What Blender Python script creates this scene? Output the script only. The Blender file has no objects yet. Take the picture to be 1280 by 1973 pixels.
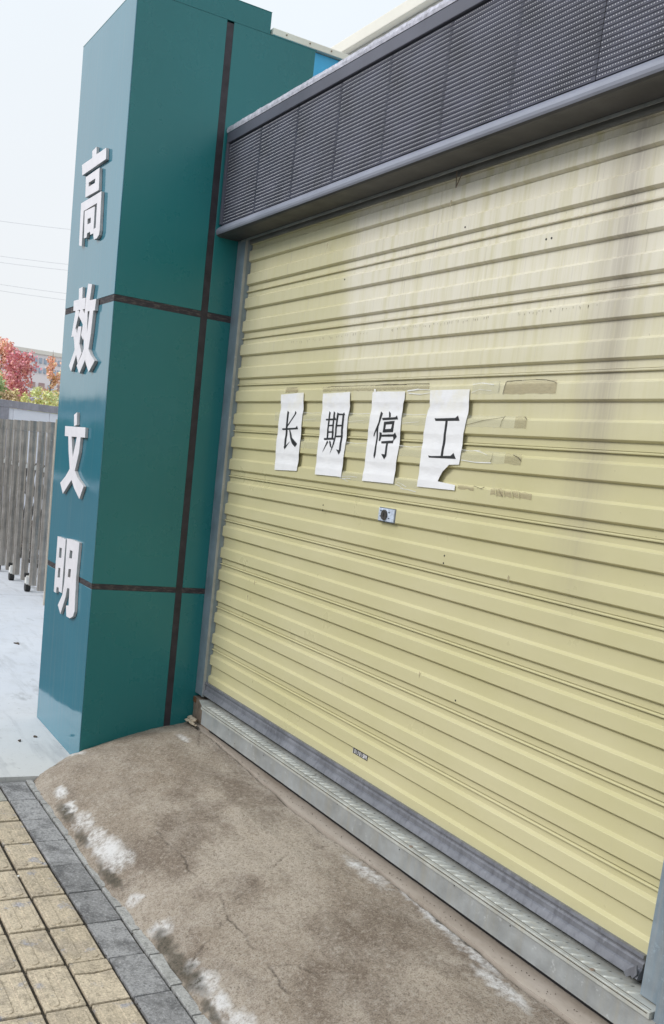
import bpy, bmesh, math, random
import numpy as np
from mathutils import Vector, Matrix, noise
from mathutils.geometry import tessellate_polygon

random.seed(7)
scn = bpy.context.scene
R = math.radians
H = 1.98                       # height of the lens above the driveway

# ------------------------------------------------------------------ camera
cam_d = bpy.data.cameras.new('camera')
cam = bpy.data.objects.new('camera', cam_d)
scn.collection.objects.link(cam)
cam_d.sensor_fit = 'VERTICAL'
cam_d.sensor_height = 36.0
cam_d.sensor_width = 24.0
cam_d.lens = 35.003
cam_d.shift_y = 0.1165
cam_d.clip_start = 0.05
cam_d.clip_end = 3000
cam.matrix_world = Matrix.Translation((0, 0, H)) @ (Matrix.Rotation(R(59.4786), 4, 'Z') @ Matrix.Rotation(R(80.8932), 4, 'X') @ Matrix.Rotation(R(6.6563), 4, 'Z'))
scn.camera = cam

# ------------------------------------------------------------------ sky and sun (bright overcast)
SUN_EL, SUN_AZ = R(38), R(196)          # azimuth clockwise from +Y
world = bpy.data.worlds.new('World'); scn.world = world; world.use_nodes = True
wn, wl = world.node_tree.nodes, world.node_tree.links
wn.clear()
wo = wn.new('ShaderNodeOutputWorld'); bg = wn.new('ShaderNodeBackground'); bg.inputs[1].default_value = 1.0
sky = wn.new('ShaderNodeTexSky'); sky.sky_type = 'NISHITA'; sky.sun_disc = False
sky.sun_elevation = SUN_EL; sky.sun_rotation = SUN_AZ
tc = wn.new('ShaderNodeTexCoord'); sx = wn.new('ShaderNodeSeparateXYZ'); wl.new(tc.outputs['Generated'], sx.inputs[0])
ramp = wn.new('ShaderNodeMapRange'); ramp.inputs[1].default_value = 0.0; ramp.inputs[2].default_value = 1.0
ramp.inputs[3].default_value = 0.715; ramp.inputs[4].default_value = 0.98
wl.new(sx.outputs[2], ramp.inputs[0])
cn = wn.new('ShaderNodeTexNoise'); cn.inputs['Scale'].default_value = 1.6; cn.inputs['Detail'].default_value = 5
wl.new(tc.outputs['Generated'], cn.inputs['Vector'])
cm = wn.new('ShaderNodeMapRange'); cm.inputs[1].default_value = 0.3; cm.inputs[2].default_value = 0.7; cm.inputs[3].default_value = 0.965; cm.inputs[4].default_value = 1.035
wl.new(cn.outputs['Fac'], cm.inputs[0])
mu = wn.new('ShaderNodeMath'); mu.operation = 'MULTIPLY'; wl.new(ramp.outputs[0], mu.inputs[0]); wl.new(cm.outputs[0], mu.inputs[1])
cloud = wn.new('ShaderNodeVectorMath'); cloud.operation = 'SCALE'
tint = wn.new('ShaderNodeMix'); tint.data_type = 'RGBA'; tint.inputs[6].default_value = (0.985, 0.99, 1.0, 1); tint.inputs[7].default_value = (0.90, 0.97, 1.02, 1)
tr = wn.new('ShaderNodeMapRange'); tr.inputs[1].default_value = 0.03; tr.inputs[2].default_value = 0.45; wl.new(sx.outputs[2], tr.inputs[0])
wl.new(tr.outputs[0], tint.inputs[0]); wl.new(tint.outputs[2], cloud.inputs[0])
wl.new(mu.outputs[0], cloud.inputs['Scale'])
skys = wn.new('ShaderNodeVectorMath'); skys.operation = 'SCALE'; skys.inputs['Scale'].default_value = 0.10
wl.new(sky.outputs[0], skys.inputs[0])
mx = wn.new('ShaderNodeMix'); mx.data_type = 'RGBA'; mx.inputs[0].default_value = 0.90   # cloud cover
wl.new(skys.outputs[0], mx.inputs[6]); wl.new(cloud.outputs[0], mx.inputs[7])
wl.new(mx.outputs[2], bg.inputs[0]); wl.new(bg.outputs[0], wo.inputs[0])

sun_d = bpy.data.lights.new('sun', 'SUN'); sun_d.energy = 1.5; sun_d.angle = R(22); sun_d.color = (1.0, 0.97, 0.93)
sun = bpy.data.objects.new('sun', sun_d); scn.collection.objects.link(sun)
sd = Vector((math.sin(SUN_AZ) * math.cos(SUN_EL), math.cos(SUN_AZ) * math.cos(SUN_EL), math.sin(SUN_EL)))
sun.rotation_euler = sd.to_track_quat('Z', 'Y').to_euler(); sun.location = sd * 30

scn.view_settings.view_transform = 'Standard'; scn.view_settings.look = 'None'
scn.view_settings.exposure = 0.36; scn.view_settings.gamma = 1.0
scn.view_settings.use_curve_mapping = False

# ------------------------------------------------------------------ helpers
C = scn.collection
def tag(o, label=None, cat=None, group=None, kind=None):
    if label: o['label'] = label
    if cat: o['category'] = cat
    if group: o['group'] = group
    if kind: o['kind'] = kind
    return o
def thing(name, label, cat, loc=(0, 0, 0), group=None):
    o = bpy.data.objects.new(name, None); C.objects.link(o); o.location = loc; o.empty_display_size = 0.1
    return tag(o, label, cat, group)
def link_mesh(name, me, parent=None, loc=None):
    o = bpy.data.objects.new(name, me); C.objects.link(o)
    if loc is not None: o.location = loc
    if parent is not None: put(o, parent)
    return o
def root_loc(p):
    v = Vector((0, 0, 0))
    while p is not None: v += p.location; p = p.parent
    return v
def put(o, parent):                      # parent keeping the place (no rotations on parents)
    o.parent = parent
    o.location = o.location - root_loc(parent)

class MB:
    def __init__(s): s.v = []; s.f = []; s.a = {}
    def add(s, vs, fs):
        n = len(s.v); s.v += [tuple(v) for v in vs]; s.f += [tuple(i + n for i in f) for f in fs]; return s
    def box(s, x0, x1, y0, y1, z0, z1):
        return s.add([(x0,y0,z0),(x1,y0,z0),(x1,y1,z0),(x0,y1,z0),(x0,y0,z1),(x1,y0,z1),(x1,y1,z1),(x0,y1,z1)],
                     [(0,3,2,1),(4,5,6,7),(0,1,5,4),(1,2,6,5),(2,3,7,6),(3,0,4,7)])
    def prism(s, loops, y0, y1):         # loops: lists of (x,z); first outer, rest holes; y0 front
        vs3 = [[Vector((x, z, 0)) for x, z in l] for l in loops]
        tri = tessellate_polygon(vs3)
        flat = [p for l in loops for p in l]; n = len(flat)
        vs = [(x, y0, z) for x, z in flat] + [(x, y1, z) for x, z in flat]
        fs = [tuple(t) for t in tri] + [tuple(i + n for i in reversed(t)) for t in tri]
        k = 0
        for l in loops:
            m = len(l)
            for i in range(m):
                a, b = k + i, k + (i + 1) % m
                fs.append((a, b, b + n, a + n))
            k += m
        return s.add(vs, fs)
    def sweep_x(s, prof, x0, x1, closed=True, nx=1, caps=True):    # prof: (y,z)
        n = len(prof); vs = []; fs = []
        for i in range(nx + 1):
            x = x0 + (x1 - x0) * i / nx
            vs += [(x, y, z) for y, z in prof]
        for i in range(nx):
            for j in range(n if closed else n - 1):
                a, b = i * n + j, i * n + (j + 1) % n
                fs.append((a, b, b + n, a + n))
        if closed and caps:
            fs.append(tuple(range(n))); fs.append(tuple(nx * n + j for j in reversed(range(n))))
        return s.add(vs, fs)
    def tube(s, p0, p1, r0, r1=None, n=8, caps=True):
        r1 = r0 if r1 is None else r1
        p0, p1 = Vector(p0), Vector(p1); d = (p1 - p0).normalized()
        u = d.orthogonal().normalized(); w = d.cross(u)
        vs = []
        for p, r in ((p0, r0), (p1, r1)):
            for i in range(n):
                a = 2 * math.pi * (i + 0.5) / n
                vs.append(p + (u * math.cos(a) + w * math.sin(a)) * r)
        fs = [(i, (i + 1) % n, n + (i + 1) % n, n + i) for i in range(n)]
        if caps: fs += [tuple(reversed(range(n))), tuple(range(n, 2 * n))]
        return s.add(vs, fs)
    def mesh(s, name, mat=None, bevel=0, seg=2, smooth=False, fix=True, base=(0, 0, 0)):
        me = bpy.data.meshes.new(name)
        b = Vector(base)
        me.from_pydata([tuple(Vector(v) - b) for v in s.v], [], s.f)
        if fix or bevel:
            bm = bmesh.new(); bm.from_mesh(me)
            if fix: bmesh.ops.recalc_face_normals(bm, faces=bm.faces)
            if bevel:
                es = [e for e in bm.edges if len(e.link_faces) == 2 and e.calc_face_angle(0) > 0.5]
                bmesh.ops.bevel(bm, geom=es, offset=bevel, offset_type='OFFSET', segments=seg, affect='EDGES', profile=0.6, clamp_overlap=True)
            bm.to_mesh(me); bm.free()
        if smooth:
            me.polygons.foreach_set('use_smooth', [True] * len(me.polygons))
        if mat is not None: me.materials.append(mat)
        me.update(); return me
    def build(s, name, mat, parent=None, **k):
        t = {q: k.pop(q) for q in ('label', 'cat', 'group', 'kind') if q in k}
        o = link_mesh(name, s.mesh(name, mat, **k), parent)
        return tag(o, **t)

def copy_tree(o, loc, label=None):
    c = o.copy(); C.objects.link(c); c.location = loc
    if label: c['label'] = label
    for ch in list(o.children):
        d = ch.copy(); C.objects.link(d); d.parent = c
        for g2 in list(ch.children):
            e = g2.copy(); C.objects.link(e); e.parent = d
    return c

# ------------------------------------------------------------------ materials
class NT:
    def __init__(s, name, rough=0.6, metal=0.0, spec=0.5, coat=0.0):
        s.m = bpy.data.materials.new(name); s.m.use_nodes = True
        s.t = s.m.node_tree; s.n = s.t.nodes; s.l = s.t.links
        s.b = s.n['Principled BSDF']
        s.b.inputs['Roughness'].default_value = rough; s.b.inputs['Metallic'].default_value = metal
        s.b.inputs['Specular IOR Level'].default_value = spec
        s.b.inputs['Coat Weight'].default_value = coat
        s.tc = s.n.new('ShaderNodeTexCoord')
    def coord(s, scale=(1, 1, 1), kind='Object', offset=None):
        mp = s.n.new('ShaderNodeMapping'); mp.inputs['Scale'].default_value = scale
        s.l.new(s.tc.outputs[kind], mp.inputs[0])
        if offset is not None: s.l.new(offset, mp.inputs[1])
        return mp.outputs[0]
    def noise(s, sc, det=4, rough=0.55, co=None, dist=0.0):
        q = s.n.new('ShaderNodeTexNoise'); q.inputs['Scale'].default_value = sc; q.inputs['Detail'].default_value = det
        q.inputs['Roughness'].default_value = rough; q.inputs['Distortion'].default_value = dist
        s.l.new(co if co is not None else s.tc.outputs['Object'], q.inputs['Vector']); return q.outputs['Fac']
    def vor(s, sc, co=None, feat='F1'):
        q = s.n.new('ShaderNodeTexVoronoi'); q.inputs['Scale'].default_value = sc; q.feature = feat
        s.l.new(co if co is not None else s.tc.outputs['Object'], q.inputs['Vector']); return q.outputs['Distance']
    def rng(s, x, a, b, c=0.0, d=1.0):
        q = s.n.new('ShaderNodeMapRange'); s.l.new(x, q.inputs[0])
        for i, v in enumerate((a, b, c, d)): q.inputs[i + 1].default_value = v
        return q.outputs[0]
    def math(s, op, a, b=None):
        q = s.n.new('ShaderNodeMath'); q.operation = op
        for i, v in enumerate((a, b)):
            if v is None: continue
            if isinstance(v, (int, float)): q.inputs[i].default_value = v
            else: s.l.new(v, q.inputs[i])
        return q.outputs[0]
    def mix(s, f, a, b, mode='MIX'):
        q = s.n.new('ShaderNodeMix'); q.data_type = 'RGBA'; q.blend_type = mode
        for i, v in ((0, f), (6, a), (7, b)):
            if isinstance(v, (int, float)): q.inputs[i].default_value = v
            elif isinstance(v, (tuple, list)): q.inputs[i].default_value = (*v[:3], 1)
            else: s.l.new(v, q.inputs[i])
        return q.outputs[2]
    def attr(s, name):
        q = s.n.new('ShaderNodeAttribute'); q.attribute_name = name; return q.outputs['Fac']
    def attrc(s, name):
        q = s.n.new('ShaderNodeAttribute'); q.attribute_name = name; return q.outputs['Color']
    def xyz(s, kind='Object'):
        q = s.n.new('ShaderNodeSeparateXYZ'); s.l.new(s.tc.outputs[kind], q.inputs[0]); return q.outputs
    def wxyz(s):
        g = s.n.new('ShaderNodeNewGeometry'); q = s.n.new('ShaderNodeSeparateXYZ'); s.l.new(g.outputs['Position'], q.inputs[0]); return q.outputs, g.outputs['Position']
    def col(s, c):
        if isinstance(c, (tuple, list)): s.b.inputs['Base Color'].default_value = (*c[:3], 1)
        else: s.l.new(c, s.b.inputs['Base Color'])
        return s
    def rgh(s, x): s.l.new(x, s.b.inputs['Roughness']); return s
    def bump(s, h, st=0.3, dist=0.01, prev=None):
        q = s.n.new('ShaderNodeBump'); q.inputs['Strength'].default_value = st; q.inputs['Distance'].default_value = dist
        s.l.new(h, q.inputs['Height'])
        if prev is not None: s.l.new(prev, q.inputs['Normal'])
        s.l.new(q.outputs[0], s.b.inputs['Normal']); return q.outputs[0]

def simple(name, c, rough=0.6, metal=0.0, spec=0.5, var=0.12, sc=6.0, bump=0.0, bsc=60, coat=0.0):
    t = NT(name, rough, metal, spec, coat)
    f = t.noise(sc, 5)
    d = tuple(max(0, v * (1 - var)) for v in c); e = tuple(min(1, v * (1 + var)) for v in c)
    t.col(t.mix(t.rng(f, 0.3, 0.7), d, e))
    t.rgh(t.rng(t.noise(sc * 2.3, 4), 0.3, 0.7, max(0.02, rough - 0.08), min(1, rough + 0.08)))
    if bump: t.bump(t.noise(bsc, 4), bump, 0.004)
    return t.m

M = {}
# glossy aluminium cladding of the pillar
def teal(name, c, ior, streak):
    t = NT(name, 0.08, 0.0, 0.5, 0.0)
    t.b.inputs['IOR'].default_value = ior
    lo = t.noise(0.7, 2)
    base = t.mix(t.rng(lo, 0.3, 0.7), c, tuple(v * 1.18 for v in c))
    st = t.noise(1.0, 5, 0.6, t.coord((34, 34, 0.9)))                      # run-off streaks
    base = t.mix(t.math('MULTIPLY', t.rng(st, 0.52, 0.8), streak), base, (0.23, 0.30, 0.30))
    sp = t.noise(38, 3, 0.7)
    base = t.mix(t.math('MULTIPLY', t.rng(sp, 0.70, 0.78), 0.1 + streak), base, (0.20, 0.27, 0.27))
    t.col(base)
    t.rgh(t.math('ADD', t.rng(t.noise(5, 4), 0.3, 0.7, 0.03 if ior > 1.8 else 0.24, 0.10 if ior > 1.8 else 0.34), t.math('MULTIPLY', t.rng(st, 0.5, 0.8), streak * .4)))
    b1 = t.bump(t.noise(1.7, 2, 0.5, t.coord((1.3, 1.3, 0.8))), 0.16, 0.02)
    t.bump(t.noise(260, 2), 0.02, 0.001, b1)
    return t.m
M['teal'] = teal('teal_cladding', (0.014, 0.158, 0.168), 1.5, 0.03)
M['teal_skytint'] = teal('teal_gloss_sky_tinted', (0.036, 0.190, 0.265), 2.0, 0.22)  # same paint as the side panels; bluer base stands in for reflected sky
M['seam'] = simple('seam_sealant', (0.030, 0.026, 0.034), 0.55, var=0.4, sc=14, bump=0.3)
def seam_dirty():
    t = NT('seam_sealant_flaking', 0.7)
    f = t.noise(7, 6, 0.7, t.coord((3, 3, 18)))
    t.col(t.mix(t.rng(f, 0.50, 0.60), (0.034, 0.029, 0.036), (0.11, 0.095, 0.09))); t.bump(f, 0.6, 0.006); return t.m
M['seamd'] = seam_dirty()
M['core'] = simple('pillar_core', (0.02, 0.03, 0.035), 0.8)
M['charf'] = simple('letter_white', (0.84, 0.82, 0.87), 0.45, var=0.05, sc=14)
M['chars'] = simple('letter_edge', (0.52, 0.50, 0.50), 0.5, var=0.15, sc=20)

def slat_mat():
    t = NT('shutter_enamel', 0.34, 0.0, 0.5)
    (wx, wy, wz), pos = t.wxyz()
    def wn_(sc, det, scale):
        mp = t.n.new('ShaderNodeMapping'); mp.inputs['Scale'].default_value = scale; t.l.new(pos, mp.inputs[0])
        return t.noise(sc, det, 0.6, mp.outputs[0])
    base = t.mix(t.rng(wn_(1.2, 4, (1, 1, 3)), 0.3, 0.7), (0.560, 0.520, 0.295), (0.610, 0.565, 0.350))
    # pale chalky dusting and painted sky glare towards the top, ending in a ragged vertical edge
    up = t.rng(wz, 2.15, 2.75)
    edge = t.rng(t.math('ADD', wx, t.math('MULTIPLY', wn_(3, 4, (1, 1, 1)), 0.25)), -4.50, -4.36, 0.25, 1.0)
    dust_glare = t.math('MULTIPLY', t.math('MULTIPLY', up, edge), t.rng(wn_(1, 5, (30, 1, 1.6)), 0.30, 0.55, 0.35, 1.0))
    base = t.mix(t.math('MULTIPLY', dust_glare, 0.75), base, (0.78, 0.74, 0.66))
    # grey run-down stain left of the right-hand rail
    d = t.math('ABSOLUTE', t.math('SUBTRACT', t.math('ADD', wx, t.rng(wn_(1, 3, (0.5, 1, 2)), 0, 1, -0.12, 0.12)), -2.665))
    band = t.math('MULTIPLY', t.rng(d, 0.02, 0.17, 1.0, 0.0), t.rng(wz, 1.45, 2.3, 0.0, 1.0))
    band = t.math('MULTIPLY', band, t.rng(wn_(1, 3, (16, 1, 0.5)), 0.30, 0.66, 0.45, 1.0))
    band = t.math('MULTIPLY', band, t.rng(wn_(1, 4, (110, 1, 0.9)), 0.36, 0.62, 0.65, 1.0))
    base = t.mix(t.math('MULTIPLY', band, 0.66), base, (0.31, 0.27, 0.235))
    # fine drip streaks
    st = t.math('MULTIPLY', t.rng(wn_(1, 5, (120, 1, 2.2)), 0.60, 0.75), t.rng(wz, 1.9, 3.1, 0.1, 0.75))
    base = t.mix(st, base, (0.44, 0.40, 0.36))
    # small chips and scuffs
    sp = t.rng(wn_(60, 3, (1, 1, 1)), 0.735, 0.76)
    base = t.mix(t.math('MULTIPLY', sp, 0.55), base, (0.20, 0.17, 0.11))
    t.col(base)
    t.rgh(t.math('ADD', t.rng(wn_(4, 4, (1, 1, 1)), 0.3, 0.7, 0.26, 0.40), t.math('MULTIPLY', dust_glare, 0.10)))
    mp = t.n.new('ShaderNodeMapping'); mp.inputs['Scale'].default_value = (1, 1, 1.5); t.l.new(pos, mp.inputs[0])
    b = t.bump(t.noise(3.4, 3, 0.5, mp.outputs[0]), 0.16, 0.02)
    t.bump(t.noise(180, 2, 0.5, mp.outputs[0]), 0.03, 0.001, b)
    return t.m
M['slat'] = slat_mat()

def galv(name, c, rough=0.42, metal=0.55, dirt=(0.30, 0.27, 0.22), amt=0.5):
    t = NT(name, rough, metal)
    (wx, wy, wz), pos = t.wxyz()
    mp = t.n.new('ShaderNodeMapping'); mp.inputs['Scale'].default_value = (1, 1, 1); t.l.new(pos, mp.inputs[0])
    f = t.noise(7, 6, 0.65, mp.outputs[0])
    base = t.mix(t.rng(f, 0.3, 0.7), tuple(v * 0.78 for v in c), tuple(min(1, v * 1.22) for v in c))
    mp2 = t.n.new('ShaderNodeMapping'); mp2.inputs['Scale'].default_value = (40, 40, 2); t.l.new(pos, mp2.inputs[0])
    g = t.noise(1, 5, 0.6, mp2.outputs[0])
    base = t.mix(t.math('MULTIPLY', t.rng(g, 0.48, 0.7), amt), base, dirt)
    k = t.noise(24, 4, 0.7, mp.outputs[0])
    base = t.mix(t.math('MULTIPLY', t.rng(k, 0.62, 0.70), 0.7), base, tuple(min(1, v * 1.5) for v in c))
    t.col(base); t.rgh(t.rng(f, 0.3, 0.7, rough - 0.1, rough + 0.15)); t.bump(t.noise(90, 3, 0.5, mp.outputs[0]), 0.06, 0.002)
    return t.m
M['rail'] = galv('blue_grey_rail', (0.23, 0.29, 0.345), 0.42, 0.15, (0.36, 0.36, 0.35), 0.45)
M['galv'] = galv('galvanised_steel', (0.40, 0.42, 0.43), 0.45, 0.35, (0.44, 0.41, 0.33), 0.35)
M['tread'] = galv('tread_plate', (0.52, 0.535, 0.51), 0.45, 0.25, (0.50, 0.46, 0.36), 0.45)
M['bar'] = galv('bottom_bar_aluminium', (0.19, 0.197, 0.225), 0.42, 0.2, (0.085, 0.085, 0.105), 0.6)
M['rust'] = simple('rust', (0.19, 0.085, 0.035), 0.85, var=0.5, sc=40, bump=0.5)
M['rustc'] = simple('rusty_end', (0.24, 0.185, 0.145), 0.8, var=0.35, sc=30, bump=0.5)
M['hood'] = simple('purple_grey_hood', (0.105, 0.107, 0.140), 0.42, var=0.15, sc=3)
M['hoodlip'] = simple('purple_grey_lip_lit', (0.270, 0.285, 0.350), 0.42, var=0.14, sc=3)  # lit copy of the rolled metal; skylight on the lip put into colour
M['shaded_underside'] = simple('hood_underside_shaded', (0.060, 0.058, 0.062), 0.55, var=0.3, sc=4)  # same rolled metal as the lip; underside shade put into colour
M['grille'] = simple('grille_paint', (0.060, 0.062, 0.090), 0.5, var=0.35, sc=5)
M['tab'] = simple('grille_tab_lit', (0.93, 0.93, 0.97), 0.4, var=0.05)  # near-white stands for light caught on the tabs of the dark grille
M['film'] = simple('peeling_film', (0.52, 0.52, 0.60), 0.35, var=0.30, sc=45, bump=0.8, bsc=90)
M['dark'] = simple('dark_gap', (0.016, 0.015, 0.017), 0.8)
M['lintel'] = simple('lintel_grey', (0.20, 0.20, 0.19), 0.55, var=0.2)
M['cream'] = simple('cream_render', (0.84, 0.81, 0.73), 0.85, var=0.08, sc=0.6, bump=0.1)
M['creamd'] = simple('cornice_soffit', (0.60, 0.59, 0.55), 0.85, var=0.08, sc=0.8)
M['trim'] = simple('cream_trim', (0.86, 0.84, 0.74), 0.6, var=0.06, sc=3)
M['blue'] = simple('blue_sheet', (0.07, 0.52, 0.90), 0.30, var=0.12, sc=1.2)
M['bolt'] = simple('rusty_bolt', (0.25, 0.18, 0.13), 0.7)

def paper_mat(name='printer_paper'):
    t = NT(name, 0.55)
    (wx, wy, wz), pos = t.wxyz()
    f = t.noise(9, 4)
    top = t.rng(wz, 2.24, 2.40)
    base = t.mix(t.rng(f, 0.3, 0.7), (0.80, 0.80, 0.83), (0.85, 0.85, 0.87))
    base = t.mix(t.math('MULTIPLY', top, t.rng(t.noise(14, 4), 0.42, 0.6, 0, 0.6)), base, (0.78, 0.74, 0.58))
    t.col(base); t.bump(t.noise(22, 4, 0.6, t.coord((0.6, 1, 2))), 0.25, 0.006); return t.m
M['paper'] = paper_mat()
M['ink'] = simple('black_print', (0.018, 0.018, 0.021), 0.5, var=0.2)
def tape_mat(name, c, alpha, rough):
    t = NT(name, rough); f = t.noise(40, 4, 0.6, t.coord((1, 1, 3)))
    t.col(t.mix(t.rng(f, 0.35, 0.65), c, tuple(v * 0.86 for v in c)))
    t.b.inputs['Alpha'].default_value = alpha
    t.bump(f, 0.5, 0.004); return t.m
M['tape'] = tape_mat('clear_tape', (0.72, 0.72, 0.62), 0.20, 0.10)
M['residue'] = tape_mat('tape_residue', (0.50, 0.45, 0.29), 0.45, 0.6)
M['residued'] = tape_mat('brown_residue', (0.50, 0.43, 0.28), 0.5, 0.7)
M['crinkle'] = tape_mat('tape_crinkle', (0.88, 0.88, 0.88), 0.85, 0.12)
M['dirtline'] = simple('dirt_line', (0.07, 0.055, 0.035), 0.9)
M['sticker'] = simple('sticker_black', (0.03, 0.03, 0.035), 0.5)
M['stickerw'] = simple('sticker_print', (0.75, 0.75, 0.78), 0.5)
M['lock'] = simple('lock_plate', (0.55, 0.62, 0.74), 0.3, var=0.3, sc=60)
M['locke'] = simple('lock_edge', (0.10, 0.12, 0.17), 0.4)
M['brass'] = simple('lock_cylinder', (0.10, 0.09, 0.085), 0.4, metal=0.5, sc=80, var=0.5)

def driveway_mat():
    t = NT('pale_concrete', 0.75)
    a = t.noise(0.9, 6, 0.65); b = t.noise(4.5, 6, 0.7); c = t.noise(45, 5, 0.7)
    base = t.mix(t.rng(a, 0.3, 0.7), (0.52, 0.545, 0.60), (0.60, 0.62, 0.665))
    base = t.mix(t.math('MULTIPLY', t.rng(b, 0.50, 0.68), 0.55), base, (0.44, 0.45, 0.475))
    (x, y, z) = t.xyz()
    near = t.rng(t.math('ADD', x, t.math('MULTIPLY', a, 1.2)), -7.0, -5.6)
    base = t.mix(t.math('MULTIPLY', near, 0.6), base, (0.56, 0.56, 0.53))
    grit = t.rng(t.math('MULTIPLY', t.vor(70), t.rng(b, 0.45, 0.6, 2.2, 0.9)), 0.08, 0.20, 1.0, 0.0)
    base = t.mix(t.math('MULTIPLY', grit, t.rng(x, -8.5, -5.8, 0.15, 0.55)), base, (0.16, 0.15, 0.145))
    pud = t.noise(1, 4, 0.5, t.coord((1.1, 3.2, 1)))
    base = t.mix(t.math('MULTIPLY', t.rng(pud, 0.66, 0.72), 0.7), base, (0.20, 0.205, 0.215))
    jl = t.math('ABSOLUTE', t.math('ADD', x, 12.62)); jl = t.math('ADD', jl, t.math('MULTIPLY', b, 0.02))
    base = t.mix(t.rng(jl, 0.012, 0.022, 0.8, 0.0), base, (0.22, 0.22, 0.23))
    jy = t.math('ABSOLUTE', t.math('SUBTRACT', y, 1.84))
    sm = t.noise(1, 6, 0.7, t.coord((0.7, 5, 1)))
    base = t.mix(t.math('MULTIPLY', t.rng(sm, 0.54, 0.68), 0.55), base, (0.34, 0.35, 0.37))
    spk = t.noise(22, 5, 0.75)
    base = t.mix(t.math('MULTIPLY', t.rng(spk, 0.60, 0.68), 0.6), base, (0.27, 0.27, 0.275))
    t.col(base); t.bump(c, 0.25, 0.004); return t.m
M['drive'] = driveway_mat()

def ramp_mat():
    t = NT('brown_weathered_concrete', 0.88)
    a = t.noise(1.1, 5, 0.6, t.coord((1, 1.5, 1))); b = t.noise(5, 7, 0.72); c = t.noise(48, 8, 0.8); g = t.vor(150)
    c2 = t.noise(150, 4, 0.75)
    sm = t.noise(1, 6, 0.68, t.coord((3, 9, 3)))
    big = t.noise(2.0, 4, 0.55, t.coord((1, 1.7, 1)))
    base = t.mix(t.rng(a, 0.40, 0.60), (0.326, 0.263, 0.203), (0.493, 0.421, 0.346))
    base = t.mix(t.math('MULTIPLY', t.rng(big, 0.49, 0.62), 0.78), base, (0.193, 0.144, 0.107))
    base = t.mix(t.math('MULTIPLY', t.rng(b, 0.46, 0.66), 0.55), base, (0.538, 0.472, 0.402))
    base = t.mix(t.math('MULTIPLY', t.rng(sm, 0.50, 0.68), 0.45), base, (0.166, 0.127, 0.097))
    base = t.mix(t.rng(c, 0.52, 0.60, 0.0, 0.45), base, (0.550, 0.499, 0.443))
    base = t.mix(t.rng(c, 0.475, 0.40, 0.0, 0.50), base, (0.141, 0.110, 0.085))
    base = t.mix(t.rng(c2, 0.46, 0.40, 0.0, 0.60), base, (0.103, 0.080, 0.062))
    base = t.mix(t.rng(c2, 0.56, 0.62, 0.0, 0.45), base, (0.508, 0.458, 0.394))
    wv = t.math('MULTIPLY', t.attr('white'), t.rng(t.math('ADD', t.math('MULTIPLY', b, 0.55), t.math('MULTIPLY', c, 0.45)), 0.43, 0.55, 0.12, 1.0))
    base = t.mix(t.math('MULTIPLY', wv, 0.92), base, (0.80, 0.79, 0.79))
    base = t.mix(t.math('MULTIPLY', t.attr('moss'), t.rng(c, 0.35, 0.6, 0.4, 1.0)), base, (0.077, 0.067, 0.048))
    base = t.mix(t.math('MULTIPLY', t.attr('crack'), 0.7), base, (0.077, 0.060, 0.047))
    t.col(base)
    b1 = t.bump(t.noise(24, 7, 0.75), 0.55, 0.014)
    t.bump(t.math('ADD', c, c2), 0.8, 0.006, b1)
    return t.m
M['ramp'] = ramp_mat()
def strip_mat():
    t = NT('footing_screed', 0.8)
    a = t.noise(3, 6, 0.65, t.coord((0.6, 2, 1)))
    base = t.mix(t.rng(a, 0.3, 0.7), (0.36, 0.30, 0.245), (0.52, 0.46, 0.40))
    base = t.mix(t.rng(t.noise(60, 5, 0.7), 0.62, 0.72, 0, 0.8), base, (0.10, 0.075, 0.055))
    t.col(base); t.bump(t.noise(40, 5), 0.35, 0.006); return t.m
M['strip'] = strip_mat()

def tile_mat(name, c1, c2, dark, worn, wamt, blotch=0.75):
    t = NT(name, 0.85)
    oi = t.n.new('ShaderNodeObjectInfo')
    cb = t.n.new('ShaderNodeCombineXYZ')
    r10 = t.math('MULTIPLY', oi.outputs['Random'], 37.0)
    for i in range(3): t.l.new(r10, cb.inputs[i])
    co = t.coord((1, 1, 1), 'Object', cb.outputs[0])
    a = t.noise(7, 5, 0.6, co); b = t.noise(24, 7, 0.75, co); g = t.noise(95, 7, 0.8, co); k = t.noise(11, 3, 0.5, co)
    base = t.mix(oi.outputs['Random'], c1, c2)
    base = t.mix(t.rng(a, 0.50, 0.66, 0, blotch), base, dark)
    base = t.mix(t.rng(b, 0.50, 0.62, 0, 0.62), base, tuple(v * 0.55 for v in c1))
    base = t.mix(t.math('MULTIPLY', t.rng(k, 0.60, 0.66), t.rng(b, 0.44, 0.52, 0, wamt)), base, worn)
    base = t.mix(t.rng(g, 0.48, 0.40, 0.0, 0.60), base, tuple(v * 0.35 for v in c1))
    base = t.mix(t.rng(g, 0.54, 0.62, 0.0, 0.40), base, tuple(min(1, v * 1.7) for v in c2))
    t.col(base); b1 = t.bump(b, 0.55, 0.008, None); t.bump(g, 0.7, 0.004, b1); return t.m
M['tiley'] = tile_mat('yellow_paving', (0.48, 0.405, 0.30), (0.60, 0.51, 0.385), (0.37, 0.315, 0.25), (0.34, 0.34, 0.38), 0.9)
M['tileg'] = tile_mat('grey_paving', (0.22, 0.22, 0.226), (0.38, 0.38, 0.388), (0.080, 0.080, 0.084), (0.42, 0.42, 0.44), 0.4, 0.8)
M['tilesl'] = tile_mat('light_grey_sliver', (0.36, 0.36, 0.355), (0.44, 0.44, 0.43), (0.26, 0.26, 0.25), (0.45, 0.45, 0.45), 0.4)
M['tilep'] = tile_mat('pale_paving', (0.33, 0.32, 0.29), (0.38, 0.37, 0.33), (0.24, 0.23, 0.20), (0.42, 0.42, 0.42), 0.4)
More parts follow.
